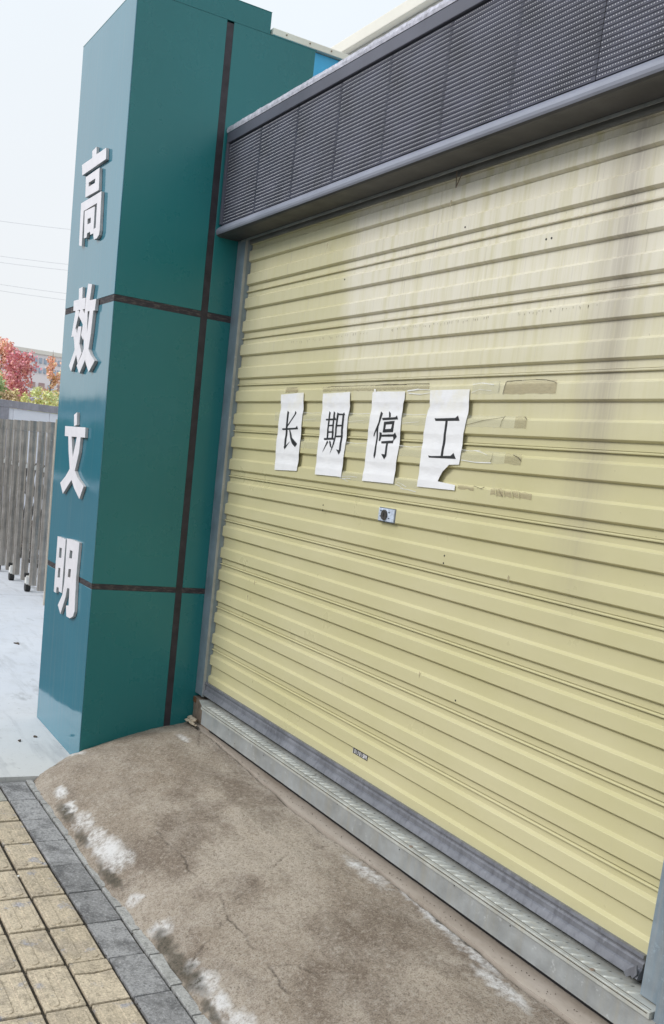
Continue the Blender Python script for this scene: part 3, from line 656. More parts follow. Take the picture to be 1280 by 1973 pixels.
# ================================================================== CREAM BUILDING BEHIND
cb = thing('cream_building', 'cream rendered building with a projecting cornice behind the shutter', 'building', (-6, 12, 0))
MB().box(-28, 9, 8.25, 20, 0, 8.55).build('wall', M['cream'], cb)
MB().box(-28.2, 9.2, 8.12, 20.2, 8.55, 8.62).build('cornice', M['creamd'], cb, bevel=.01)
MB().box(-28.3, 9.3, 8.0, 20.3, 8.623, 8.80).build('cornice', M['cream'], cb, bevel=.01)
for k in range(9):
    MB().box(-26 + 4 * k, -24.4 + 4 * k, 8.236, 8.248, 5.2, 6.9).build('window', M['farwin'], cb)

# gatehouse body carrying the shutter
gh = thing('gatehouse', 'low grey gatehouse wall carrying the yellow roller shutter', 'building', (-3, 4, 0))
MB().box(-5.90, 2.0, 2.66, 6.0, 0.0, 3.78).build('wall', M['lintel'], gh)
MB().box(-1.80, 2.0, 2.46, 2.655, 0.0, 3.28).build('pier', M['cream'], gh)

# ================================================================== HOOD BOX WITH PERFORATED GRILLE
hood = thing('shutter_hood', 'dark purple grey hood box with perforated grille over the shutter', 'shutter hood', (-3.8, 2.5, 3.3))
HX0, HX1 = -5.905, 0.6
MB().box(HX0, HX1, 2.395, 2.655, 3.300, 3.875).build('box_back', M['dark'], hood)
MB().box(HX0, HX1, 2.368, 2.393, 3.815, 3.872).build('top_rail', M['hood'], hood, bevel=.003)
MB().box(HX0, HX0 + .026, 2.367, 2.393, 3.352, 3.8145).build('end_rail', M['hood'], hood, bevel=.002)
lip = [(2.393, 3.353), (2.386, 3.352), (2.366, 3.333), (2.359, 3.325), (2.356, 3.313), (2.358, 3.302), (2.363, 3.2945), (2.393, 3.2945)]
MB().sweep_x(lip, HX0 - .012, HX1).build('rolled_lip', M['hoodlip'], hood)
MB().sweep_x([(2.3635, 3.2940), (2.372, 3.288), (2.384, 3.2855), (2.505, 3.2850), (2.505, 3.2940)], HX0 - .010, HX1).build('shaded_underside', M['shaded_underside'], hood)  # underside split from the lip to carry its painted shade
MB().box(HX0 + .05, HX1, 2.500, 2.503, 3.272, 3.2845).build('drip_edge', M['galv'], hood)
MB().box(HX0 + .12, HX1, 2.526, 2.56, 3.258, 3.298).build('lintel', M['lintel'], hood, bevel=.002)
# coping with crinkled protective film
m = MB(); n = 420; vs = []; fs = []
rf = random.Random(4)
for i in range(n + 1):
    x = HX0 - .004 + (HX1 - HX0) * i / n
    a = .004 * noise.noise((x * 14, 1, 1)) + .003 * noise.noise((x * 45, 1, 1))
    b = .005 * noise.noise((x * 11, 9, 1)) + .004 * noise.noise((x * 60, 3, 1))
    vs += [(x, 2.3665, 3.873), (x, 2.364 + a * .6, 3.888 + b * .4), (x, 2.368 + b * .5, 3.906 + a), (x, 2.40, 3.912), (x, 2.66, 3.912)]
for i in range(n):
    for j in range(4):
        a = i * 5 + j; fs.append((a, a + 5, a + 6, a + 1))
m.add(vs, fs).build('coping_film', M['film'], hood)
# grille panels: horizontal ribs with punched tabs
PW, RP, HP = 0.4475, 0.01755, 0.0122
z0, z1 = 3.3535, 3.8148
prof = []
nr = int((z1 - z0) / RP)
for r in range(nr + 1):
    zb = z0 + r * RP
    prof += [(2.3845, zb), (2.3812, zb + .0014), (2.3811, zb + .0160)]
prof = [p for p in prof if p[1] < z1] + [(2.3895, z1)]
m = MB(); m.sweep_x(prof, 0, PW - .0015, closed=False)
me_gr = m.mesh('grille_panel', M['grille'], fix=False)
m = MB()
for r in range(nr):
    zc = z0 + r * RP + .0088
    nn = int((PW - .01) / HP)
    for k in range(nn):
        xc = .008 + k * HP + (HP / 2 if r % 2 else 0)
        w, h = .0018, .0027
        m.add([(xc - w, 2.3795, zc), (xc, 2.3765, zc - h), (xc + w, 2.3795, zc), (xc, 2.3797, zc + h)], [(0, 1, 3), (1, 2, 3)])
me_tb = m.mesh('punched_tabs', M['tab'], fix=False)
for i in range(14):
    x = HX0 + .028 + i * PW
    g = link_mesh('grille_panel', me_gr, hood, (x, 0, rf.uniform(-.0006, .0006)))
    g.rotation_euler = (0, R(rf.uniform(-.02, .02)), 0)
    tb = link_mesh('punched_tabs', me_tb, None); tb.parent = g; tb['kind'] = 'stuff'

# ================================================================== ROLLER SHUTTER
sh = thing('roller_shutter', 'closed pale yellow corrugated roller shutter with bluish grey guide rails', 'roller shutter', (-3.9, 2.55, 0.3))
SX0, SX1 = -5.815, -1.99
P = 0.2765
REC, RAI = 2.546, 2.5305
fr = [(0.0, REC), (.004, REC - .007), (.014, REC - .0105), (.028, REC - .010), (.034, REC - .002), (.036, REC + .0025), (.047, REC + .0025), (.049, REC), (.128, REC), (.134, REC - .001), (.164, RAI + .001), (.170, RAI), (.368, RAI), (.373, RAI + .0008), (.396, REC - .001), (.398, REC + .0022), (.409, REC + .0022), (.411, REC),
      (.618, REC), (.624, REC - .001), (.654, RAI + .001), (.66, RAI), (.863, RAI), (.867, RAI + .0008), (.891, REC - .001), (.893, REC + .0022), (.904, REC + .0022), (.906, REC), (.992, REC), (1.004, REC + .0035)]
prof = [(y, -f * P) for f, y in fr]
m = MB(); m.sweep_x(prof, SX0, SX1, closed=False, nx=1)
me_sl = m.mesh('slat', M['slat'], fix=False)
TOPB = 1.2835 + H
for k in range(-1, 10):
    o = link_mesh('slat', me_sl, sh, (0, 0, TOPB - k * P))
MB().box(SX0, SX1, 2.553, 2.556, .46, TOPB).build('backing', M['dark'], sh)
# bottom bar
bp = [(2.53, .553), (2.513, .555), (2.511, .543), (2.522, .538), (2.522, .528), (2.516, .522), (2.515, .503), (2.509, .499), (2.502, .484), (2.498, .474), (2.503, .469), (2.545, .469), (2.545, .553)]
MB().sweep_x(bp, -5.795, -2.045, nx=1).build('bottom_bar', M['bar'], sh)
# torn right-hand end of the bar
MB().prism([[(-2.075, .500), (-2.052, .520), (-2.046, .490), (-2.060, .470), (-2.07, .476), (-2.085, .462), (-2.10, .474)]], 2.494, 2.499).build('bar_end_cap', M['bar'], sh)
MB().box(-5.60, -2.05, 2.535, 2.545, .4470, .4685).build('gap_shade_strip', M['rubber'], sh)  # black strip standing in for the shadow in the gap under the bar
# guide rails
gl = MB(); gl.box(-5.9125, -5.785, 2.505, 2.512, .455, 3.284); gl.box(-5.789, -5.782, 2.5125, 2.60, .455, 3.284)
gl.box(-5.789, -5.779, 2.498, 2.5045, .455, 3.284)
gr = gl.build('guide_rail', M['rail'], sh, bevel=.0012, seg=1)
MB().box(-5.7805, -5.7785, 2.4975, 2.514, .455, 3.28).build('rail_lip', M['galv'], gr)
gl = MB(); gl.box(-2.010, -1.915, 2.480, 2.60, .444, 3.284)
gl.build('guide_rail', M['rail'], sh, bevel=.004)
MB().box(-1.912, -1.80, 2.442, 2.60, .272, 3.284).build('corner_post', M['rail'], sh, bevel=.004)
# lock
lk = MB().box(-3.978, -3.846, 2.522, 2.530, 1.777, 1.836).build('lock_plate', M['lock'], sh, bevel=.002)
MB().box(-3.9815, -3.8425, 2.5285, 2.5302, 1.7735, 1.8395).build('plate_edge', M['locke'], lk)
MB().tube((-3.922, 2.514, 1.806), (-3.922, 2.5218, 1.806), .0235, .0235, n=24).build('lock_cylinder', M['brass'], lk)
MB().box(-3.925, -3.919, 2.5125, 2.5139, 1.797, 1.815).build('keyhole', M['rubber'], lk)
for q, (a, b) in enumerate(((-3.965, -3.950), (-3.965, -3.947), (-3.893, -3.88), (-3.893, -3.878))):
    z = (1.82, 1.795, 1.817, 1.79)[q]
    MB().box(a, b, 2.5213, 2.5219, z, z + .006).build('stamped_mark', M['locke'], lk)
# small dents and bolt holes
for x, z in ((-4.53, 1.80), (-4.53, 1.773), (-3.43, 1.68), (-3.43, 1.648), (-3.59, 3.04), (-4.57, 2.93), (-3.06, 2.92), (-3.03, 2.92), (-3.22, 1.10)):
    MB().tube((x, 2.5292, z), (x, 2.5306, z), .0042, n=8).build('bolt_hole', M['rubber'], sh)

m = MB(); rd = random.Random(21)
for (xa_, za_, xb_, zb_, n_) in ((-5.09, 2.653, -4.27, 2.656, 26), (-4.07, 2.657, -3.32, 2.658, 34), (-3.17, 2.659, -2.72, 2.656, 20)):
    for k in range(n_):
        u = min(1, max(0, (k + rd.uniform(-.6, .6)) / n_)); x = xa_ + (xb_ - xa_) * u; z = za_ + (zb_ - za_) * u + rd.uniform(-.004, .004)
        hh = rd.uniform(.004, .013); w = rd.uniform(.0009, .0022)
        m.add([(x - w, 2.5298, z), (x + w, 2.5298, z), (x + w * .4, 2.5298, z - hh), (x - w * .4, 2.5298, z - hh)], [(0, 3, 2, 1)])
m.build('drip_marks', simple('drip_stain', (.28, .24, .16), .7), sh, kind='stuff', fix=False)
# scraped dents
for x, z in ((-4.80, 3.136), (-3.72, 3.17), (-5.32, 1.20), (-5.25, 1.30), (-3.5, 1.16), (-3.0, 1.66)):
    MB().add([(x, 2.5296, z), (x + .012, 2.5290, z - .006), (x + .004, 2.5298, z - .034), (x - .003, 2.5292, z - .012)], [(0, 1, 2, 3)]).build('scrape', M['residued'], sh, fix=False)

# threshold channel
th = thing('steel_threshold', 'galvanised steel threshold with chequered tread top under the shutter', 'threshold', (-3.8, 2.5, .3))
TZ = .440
tp = MB(); out = [(-5.77, 2.478), (-5.60, 2.430), (-1.92, 2.430), (-1.92, 2.62), (-5.77, 2.62)]
tp.add([(x, y, TZ) for x, y in out] + [(x, y, TZ - .006) for x, y in out], [(0, 1, 2, 3, 4), (9, 8, 7, 6, 5)] + [(i, 5 + i, 5 + (i + 1) % 5, (i + 1) % 5) for i in range(5)])
tp.build('tread_plate', M['tread'], th, bevel=.001, seg=1)
MB().sweep_x([(2.4300, TZ - .0065), (2.4300, TZ - .022), (2.442, TZ - .0235), (2.60, TZ - .0235), (2.60, TZ - .0065)], -5.62, -1.92).build('nosing', M['tread'], th)
MB().sweep_x([(2.4400, TZ - .0245), (2.4400, .322), (2.444, .320), (2.450, .322), (2.450, TZ - .0245)], -5.62, -1.90).build('front_plate', M['galv'], th)
MB().box(-5.912, -5.62, 2.500, 2.60, .268, TZ - .008).build('end_block', M['rustc'], th, bevel=.006)
MB().box(-5.62, -1.82, 2.50, 2.60, .266, TZ - .026).build('packing', M['dark'], th)
MB().box(-5.908, -5.872, 2.494, 2.4995, .395, .428).build('rust_patch', M['rust'], th)
m = MB()
def ridge_mesh():
    bm = bmesh.new(); bmesh.ops.create_uvsphere(bm, u_segments=8, v_segments=5, radius=1)
    for v in bm.verts:
        v.co = Vector((v.co.x * .0080 * (1 - .45 * v.co.y), v.co.y * .036, v.co.z * .0042))
    me = bpy.data.meshes.new('tread_ridge'); bm.to_mesh(me); bm.free()
    me.polygons.foreach_set('use_smooth', [True] * len(me.polygons)); me.materials.append(M['tread']); return me
mr = ridge_mesh(); rr = random.Random(5)
for k in range(86):
    x = -5.56 + k * .0520
    if x > -2.0: break
    o = link_mesh('tread_ridge', mr, th, (x, 2.480 + rr.uniform(-.003, .003), TZ)); o.rotation_euler = (0, 0, R(-36 + rr.uniform(-3, 3)))
for x in (-3.28, -2.19):
    MB().tube((x, 2.448, TZ), (x, 2.448, TZ + .003), .009, .008, n=14).build('screw', M['rustc'], th)
MB().box(-5.60, -1.93, 2.4470, 2.4492, TZ, TZ + .0006).build('plate_joint', M['dirtline'], th)
MB().box(-5.61, -1.93, 2.4288, 2.4299, TZ - .0085, TZ - .0062).build('plate_joint', M['dirtline'], th)
MB().box(-4.232, -4.229, 2.432, 2.50, TZ, TZ + .0008).build('plate_joint', M['rubber'], th)
for x, z in ((-5.2, .405), (-4.72, .398), (-3.9, .41), (-3.35, .40), (-2.95, .408), (-2.6, .403), (-5.1, .35)):
    MB().tube((x, 2.4392, z), (x, 2.4402, z), .0030, n=7).build('rivet_hole', M['rubber'], th)

# ================================================================== PAPER NOTICES
def wave(x, z):
    """paper: stuck on raised ribs, slightly sagging between them"""
    f = ((TOPB - z) / P) % 1.0
    r = 0.0
    for a, b in ((.41, .62), (-.10, .13), (.90, 1.13)):
        if a < f < b: r = math.sin(math.pi * (f - a) / (b - a))
    return r * 0.0026 + 0.0018 * noise.noise((x * 9, z * 5, 3)) + 0.0010 * noise.noise((x * 30, z * 26, 9))
PYF = 2.5245
def warped(loopsets, name, mat, parent, dy, thick):
    bm = bmesh.new()
    for loops in loopsets:
        tri = tessellate_polygon([[Vector((x, z, 0)) for x, z in l] for l in loops])
        flat = [p for l in loops for p in l]
        vs = [bm.verts.new((x, 0, z)) for x, z in flat]
        for t in tri:
            try: bm.faces.new([vs[i] for i in t])
            except ValueError: pass
    for it in range(7):
        es = [e for e in bm.edges if e.calc_length() > 0.022]
        if not es: break
        bmesh.ops.subdivide_edges(bm, edges=es, cuts=1, use_grid_fill=False)
        bmesh.ops.triangulate(bm, faces=bm.faces)
    for v in bm.verts: v.co.y = PYF - dy + wave(v.co.x, v.co.z)
    bmesh.ops.recalc_face_normals(bm, faces=bm.faces)
    if sum(f.normal.y for f in bm.faces) > 0: bmesh.ops.reverse_faces(bm, faces=bm.faces)
    if thick:
        r = bmesh.ops.extrude_face_region(bm, geom=list(bm.faces))
        for g in r['geom']:
            if isinstance(g, bmesh.types.BMVert): g.co.y += thick
        bmesh.ops.recalc_face_normals(bm, faces=bm.faces)
    me = bpy.data.meshes.new(name); bm.to_mesh(me); bm.free(); me.materials.append(mat)
    me.polygons.foreach_set('use_smooth', [not thick] * len(me.polygons))
    return link_mesh(name, me, parent)
def rag(poly, amp=.0006):
    o = []
    for (x0, zz0), (x1, zz1) in zip(poly, poly[1:] + poly[:1]):
        L = math.hypot(x1 - x0, zz1 - zz0); k = max(1, int(L / .02))
        for i in range(k):
            t = i / k; x = x0 + (x1 - x0) * t; z = zz0 + (zz1 - zz0) * t
            o.append((x + amp * noise.noise((x * 50, z * 50, 1)), z + amp * noise.noise((x * 50, z * 50, 5))))
    return o
for key, lab in (('chang', 'leftmost white paper notice with a black brush character, taped to the shutter'),
                 ('qi', 'second white paper notice from the left, printed with a dense black character'),
                 ('ting', 'third white paper notice from the left, with a small torn tab on its top edge'),
                 ('gong', 'rightmost white paper notice, its lower right corner torn away')):
    t = thing('paper_notice', lab, 'paper notice', (SHEETS[key][0][0], PYF, 2.0), 'four paper notices taped across the shutter')
    warped([[rag(SHEETS[key])]], 'sheet', M['paper'], t, 0, .0004)
    for i, loops in enumerate(GLYPHS[key]):
        pass
    for i, loops in enumerate(GLYPHS[key]):
        warped([loops], 'printed_stroke', M['ink'], t, .0007 + .00012 * i, 0)

# tape remnants
def strip(name, x0, x1, za, zb, mat, label, y=2.5292, tilt=0.0, jag=.002, seed=0, ridges=0):
    rs = random.Random(seed); m = MB(); n = max(3, int((x1 - x0) / .02)); vs = []; fs = []
    for i in range(n + 1):
        t = i / n; x = x0 + (x1 - x0) * t; dz = tilt * t
        vs += [(x, y - rs.uniform(0, .0009), za + dz + rs.uniform(-jag, jag)), (x, y - .0006 - rs.uniform(0, .0012), (za + zb) / 2 + dz), (x, y - rs.uniform(0, .0009), zb + dz + rs.uniform(-jag, jag))]
    for i in range(n):
        for j in range(2):
            a = i * 3 + j; fs.append((a, a + 3, a + 4, a + 1))
    m.add(vs, fs)
    o = m.build(name, M[mat], label=label, cat='tape', group='tape remnants round the notices', fix=False)
    return o
def line(o, pts, w, mat='dirtline', y=2.5272, name='dirt_edge'):
    m = MB()
    for (xa_, za_), (xb_, zb_) in zip(pts[:-1], pts[1:]):
        d = Vector((xb_ - xa_, 0, zb_ - za_)); L = d.length
        nrm = Vector((-d.z, 0, d.x)) / L * w * random.uniform(.5, 1.2)
        a = Vector((xa_, y, za_)); b = Vector((xb_, y - .0002, zb_))
        m.add([a - nrm, b - nrm, b + nrm, a + nrm], [(0, 1, 2, 3)])
    m.build(name, M[mat], o, fix=False)
s = strip('tape_strip', -3.183, -2.882, 2.353, 2.400, 'residued', 'brown tape scar right of the last notice, dark upper edge', seed=1)
line(s, [(-3.185, 2.352), (-3.180, 2.385), (-3.17, 2.401)], .0022)
line(s, [(-3.17, 2.401), (-3.08, 2.403), (-3.0, 2.4045), (-2.94, 2.402), (-2.90, 2.396), (-2.882, 2.389)], .0016)
s = strip('tape_strip', -3.39, -3.21, 2.354, 2.402, 'tape', 'clear tape strip at the top right of the last notice', seed=2)
line(s, [(-3.215, 2.36), (-3.214, 2.402)], .0007)
line(s, [(-3.39, 2.392), (-3.33, 2.398), (-3.25, 2.390)], .0022, 'crinkle', name='tape_crease')
line(s, [(-3.39, 2.360), (-3.34, 2.372), (-3.26, 2.366)], .0014, 'crinkle', name='tape_crease')
s = strip('tape_strip', -4.67, -3.70, 2.377, 2.402, 'residue', 'long tape strip above the notices', seed=3)
line(s, [(-4.62, 2.397), (-4.58, 2.402), (-4.4, 2.401), (-4.25, 2.403), (-4.0, 2.400), (-3.85, 2.403), (-3.70, 2.401)], .0011)
line(s, [(-4.15, 2.401), (-4.03, 2.404), (-3.88, 2.400)], .0016)
line(s, [(-3.87, 2.372), (-3.78, 2.378), (-3.69, 2.374)], .0026, 'crinkle', name='tape_crease')
line(s, [(-3.86, 2.362), (-3.76, 2.356), (-3.69, 2.362)], .0020, 'crinkle', name='tape_crease')
s = strip('tape_strip', -5.10, -4.95, 2.376, 2.402, 'residued', 'short tape scar above the first notice', seed=4)
line(s, [(-5.09, 2.402), (-4.96, 2.402)], .0012); line(s, [(-5.09, 2.394), (-4.97, 2.395)], .0008)
s = strip('tape_strip', -5.20, -3.09, 2.222, 2.268, 'tape', 'long clear tape strip across the upper part of the notices', y=2.5290, seed=5)
for a, b in ((-4.37, -4.17), (-3.88, -3.70), (-4.86, -4.66)):
    line(s, [(a, 2.270), ((a + b) / 2, 2.266), (b, 2.270)], .0011, 'crinkle', name='tape_crease')
    line(s, [(a, 2.228), (b - .05, 2.236)], .0010, 'crinkle', name='tape_crease')
line(s, [(-3.175, 2.224), (-3.168, 2.25), (-3.150, 2.268)], .0013)
line(s, [(-3.40, 2.228), (-3.28, 2.250), (-3.16, 2.262)], .0009)
line(s, [(-3.035, 2.267), (-3.02, 2.256)], .0014)
s = strip('tape_strip', -3.09, -3.02, 2.222, 2.268, 'residue', 'small square tape scar at the right end of the upper strip', seed=6)
s = strip('tape_strip', -5.16, -3.12, 2.082, 2.128, 'tape', 'long clear tape strip across the lower part of the notices', y=2.5290, seed=7)
for a, b in ((-4.37, -4.16), (-3.88, -3.69), (-3.41, -3.28)):
    line(s, [(a, 2.128), ((a + b) / 2, 2.124), (b, 2.130)], .0012, 'crinkle', name='tape_crease')
line(s, [(-3.40, 2.085), (-3.30, 2.080), (-3.2, 2.083)], .0020, 'crinkle', name='tape_crease')
line(s, [(-3.32, 2.128), (-3.27, 2.122), (-3.23, 2.112)], .0016, 'crinkle', name='tape_crease')
line(s, [(-3.205, 2.086), (-3.2, 2.10), (-3.195, 2.124)], .0010)
line(s, [(-3.07, 2.120), (-3.04, 2.112), (-3.02, 2.100)], .0015)
s = strip('tape_strip', -3.12, -3.02, 2.084, 2.124, 'residue', 'small tape scar at the right end of the lower strip', seed=8)
s = strip('tape_strip', -3.18, -2.93, 1.958, 1.984, 'residued', 'ragged brown tape scar low on the right of the notices', seed=9, jag=.004)
line(s, [(-3.29, 1.985), (-3.24, 1.977), (-3.22, 1.985)], .0016)
line(s, [(-3.13, 1.984), (-3.11, 1.965), (-3.10, 1.955)], .0012)
for a in (-3.15, -3.10, -3.05, -3.01): line(s, [(a, 1.986), (a + .012, 1.956)], .0022, 'slat', name='scrape')
s = strip('tape_strip', -4.40, -3.66, 1.945, 1.985, 'tape', 'crinkled tape strip under the notices', seed=10)
for a, b, c, d in ((-4.39, 1.950, -4.30, 1.935), (-4.37, 1.958, -4.22, 1.962), (-4.36, 1.945, -4.28, 1.952), (-3.87, 1.952, -3.80, 1.935), (-3.86, 1.962, -3.78, 1.945), (-3.83, 1.935, -3.70, 1.930)):
    line(s, [(a, b), ((a + c) / 2, (b + d) / 2 + .003), (c, d)], .0013, 'crinkle', name='tape_crease')
s = strip('tape_strip', -3.40, -3.29, 1.967, 1.982, 'residued', 'narrow tape scar beside the torn corner', seed=11, jag=.003)

# sticker with a phone number near the bottom
st = thing('phone_sticker', 'tiny black sticker with a white number low on the shutter', 'sticker', (-3.91, 2.529, .652))
MB().box(-3.980, -3.846, 2.5445, 2.5455, .637, .668).build('backing', M['sticker'], st)
for (xa_, xb_, za_, zb_) in ((-3.983, -3.843, .6685, .6705), (-3.9835, -3.981, .636, .6703)):
    MB().box(xa_, xb_, 2.5443, 2.5454, za_, zb_).build('border', M['stickerw'], st)
SEG = {'1': 'bc', '2': 'abged', '3': 'abgcd', '8': 'abcdefg', '0': 'abcdef', '4': 'fgbc', '5': 'afgcd', '6': 'afgedc'}
def digit(m, ch, x, z, w, h, y):
    t = h * .16
    rects = {'a': (0, w, h - t, h), 'd': (0, w, 0, t), 'g': (0, w, h / 2 - t / 2, h / 2 + t / 2), 'b': (w - t, w, h / 2, h), 'c': (w - t, w, 0, h / 2), 'f': (0, t, h / 2, h), 'e': (0, t, 0, h / 2)}
    for i, sgm in enumerate(SEG[ch]):
        a, b, c, d = rects[sgm]; m.box(x + a, x + b, y - .0002 * i, y + .0006, z + c, z + d)
xx = -3.974
for ch in '131 3121 5044':
    if ch == ' ': xx += .006; continue
    m = MB(); digit(m, ch, xx, .641, .0072, .020, 2.5441); m.build('printed_digit', M['stickerw'], st); xx += .0103

# wire hook under the hood
hk = thing('bent_wire', 'bent rusty wire hanging from the hood edge over the top slat', 'wire', (-3.6, 2.50, 3.26))
MB().tube((-3.68, 2.515, 3.275), (-3.665, 2.51, 3.205), .0022, n=6).tube((-3.665, 2.51, 3.205), (-3.645, 2.518, 3.262), .0022, n=6).build('strand', M['rustc'], hk)

# broken mortar at the foot of the left rail
bmr = thing('broken_mortar', 'crumbled pale mortar lumps at the foot of the left guide rail', 'rubble', (-5.82, 2.47, .275))
rb = random.Random(9)
for cx, cy, cz, sx_, sy_, sz_ in ((-5.86, 2.475, .292, .045, .02, .016), (-5.80, 2.465, .300, .040, .022, .014), (-5.78, 2.445, .285, .050, .014, .010), (-5.85, 2.447, .283, .030, .018, .010), (-5.74, 2.455, .279, .018, .012, .006)):
    bm = bmesh.new(); bmesh.ops.create_icosphere(bm, subdivisions=2, radius=1)
    for v in bm.verts:
        k = 1 + .35 * noise.noise(v.co * 1.7 + Vector((cx * 9, 0, 0))); v.co = Vector((v.co.x * sx_ * k + cx, v.co.y * sy_ * k + cy, v.co.z * sz_ * k + cz))
    me = bpy.data.meshes.new('lump'); bm.to_mesh(me); bm.free(); me.materials.append(M['mortarlump'])
    link_mesh('lump', me, bmr)

# leaves and pebbles on the ground
def leaf(x, y, z, s_, rz, label):
    m = MB(); pts = []
    for i in range(10):
        a = 2 * math.pi * i / 10; r = s_ * (1 + .35 * math.sin(3 * a + x)) ; pts.append((x + r * math.cos(a + rz), y + .5 * r * math.sin(a + rz), z + .004 * math.sin(2 * a) + .006))
    m.add(pts + [(x, y, z + .012)] + [(p[0], p[1], z + .001) for p in pts], [(i, (i + 1) % 10, 10) for i in range(10)] + [(i, 11 + i, 11 + (i + 1) % 10, (i + 1) % 10) for i in range(10)])
    m.build('dry_leaf', M['leafd'], label=label, cat='leaf', group='dry leaves on the pale concrete')
leaf(-6.515, 1.64, 0, .020, .3, 'dark dry leaf on pale concrete nearest the pillar foot')
leaf(-6.433, 1.52, 0, .018, 1.3, 'dark dry leaf on pale concrete nearest the grey paving')
leaf(-9.61, 2.185, 0, .045, .8, 'dark dry leaf out on the driveway left of the pillar')
m = MB(); bm = bmesh.new(); bmesh.ops.create_icosphere(bm, subdivisions=1, radius=.007)
for v in bm.verts: v.co = Vector((v.co.x * 1.3, v.co.y, v.co.z * .8)) + Vector((-4.379, 1.071, -.013))
me = bpy.data.meshes.new('pebble'); bm.to_mesh(me); bm.free(); me.materials.append(M['white'])
tag(link_mesh('pebble', me), 'small white pebble in the joint between yellow tiles', 'pebble')

# ================================================================== FOLDING GATE
gate = thing('folding_gate', 'retractable folding steel gate with crossed bars and small wheels left of the pillar', 'gate', (-14, 3.1, 0))
GYF, GYB = 3.02, 3.30
def post(x, y, z0, z1, r, parent, cap=True):
    p = MB().tube((x, y, z0), (x, y, z1 - .13), r, n=8).build('post', M['steel' if cap else 'steeld'], parent)
    if cap: MB().tube((x, y, z1 - .129), (x, y, z1), r * 1.16, n=8).build('post_cap', M['steel'], p)
gx = [-12.23, -12.66, -13.13, -13.62, -14.06, -14.52, -15.02, -15.5, -16.0, -16.5]
for i, x in enumerate(gx):
    post(x, GYF, .125, 2.165, .047, gate)
    post(x + .10, GYB, .14, 2.12, .018, gate, False)
    # little foot rail between rows
    MB().box(x - .02, x + .02, GYF + .05, GYB, .35, .40).build('link_bar', M['steeld'], gate)
    MB().box(x - .03, x + .03, GYF - .01, GYB + .05, 1.55, 1.60).build('white_link', M['white'], gate)
for i in range(len(gx) - 1):
    for (za_, zb_) in ((.45, 1.05), (1.05, 1.62)):
        MB().tube((gx[i], 3.12, za_), (gx[i + 1], 3.12, zb_), .016, n=6).build('cross_bar', M['steeld'], gate)
        MB().tube((gx[i], 3.20, zb_), (gx[i + 1], 3.20, za_), .016, n=6).build('cross_bar', M['steeld'], gate)
    MB().box(gx[i + 1] + .04, gx[i] - .04, 3.20, 3.225, 1.18, 1.205).build('link_bar', M['steeld'], gate)
    MB().box(gx[i + 1] + .04, gx[i] - .04, 3.20, 3.225, .66, .685).build('link_bar', M['steeld'], gate)
for i in (1, 3, 5, 7):
    x = gx[i] - .30
    br = MB().box(x - .045, x + .045, GYF - .02, GYF + .06, .095, .21).build('wheel_bracket', M['white'], gate, bevel=.008)
    MB().tube((x, GYF - .02, .055), (x, GYF + .04, .055), .055, n=18).build('wheel', M['rubber'], br)
    MB().tube((x + .045, GYF + .02, .19), (x + .20, GYF + .02, .42), .014, n=6).build('curved_arm', M['white'], br)
    MB().tube((x, GYF - .035, .215), (x, GYF + .02, .215), .028, n=10).build('pivot_bolt', M['rubber'], br)
MB().box(-11.93, -11.90, 2.985, 3.03, 0, 2.2).build('latch_post', simple('beige_post', (.50, .44, .36), .7), gate, bevel=.005)

# fence sheet wall behind the gate
fn = thing('sheet_fence', 'white sheet metal fence with grey frame on a low brick plinth behind the gate', 'fence', (-18, 4, 0))
for i in range(12):
    y0 = .05 + i * .62
    MB().box(-18.0, -17.97, y0, y0 + .614, .52, 2.40).build('fence_panel', M['fence'], fn)
MB().box(-18.03, -17.94, -.5, 7.6, 2.405, 2.53).build('top_rail', M['fencef'], fn, bevel=.005)
for y0 in (-.45, 1.2, 3.62, 6.1):
    MB().box(-18.04, -17.93, y0 - .07, y0 + .07, .0, 2.403).build('fence_post', M['fencef'], fn)
pl = MB().box(-18.08, -17.93, -.5, 7.6, -.02, .518).build('plinth', M['mortar'], fn)
bme = MB().box(-.0, .025, .006, .236, .008, .078).mesh('brick', M['brick'], bevel=.002, seg=1)
for rrow in range(6):
    for k in range(30):
        y0 = 2.0 + k * .242 * .66 + (.08 if rrow % 2 else 0)
        if y0 > 6.4: break
        o = link_mesh('brick', bme, pl, (-17.929, y0, rrow * .086)); o.scale = (1, .62, 1)

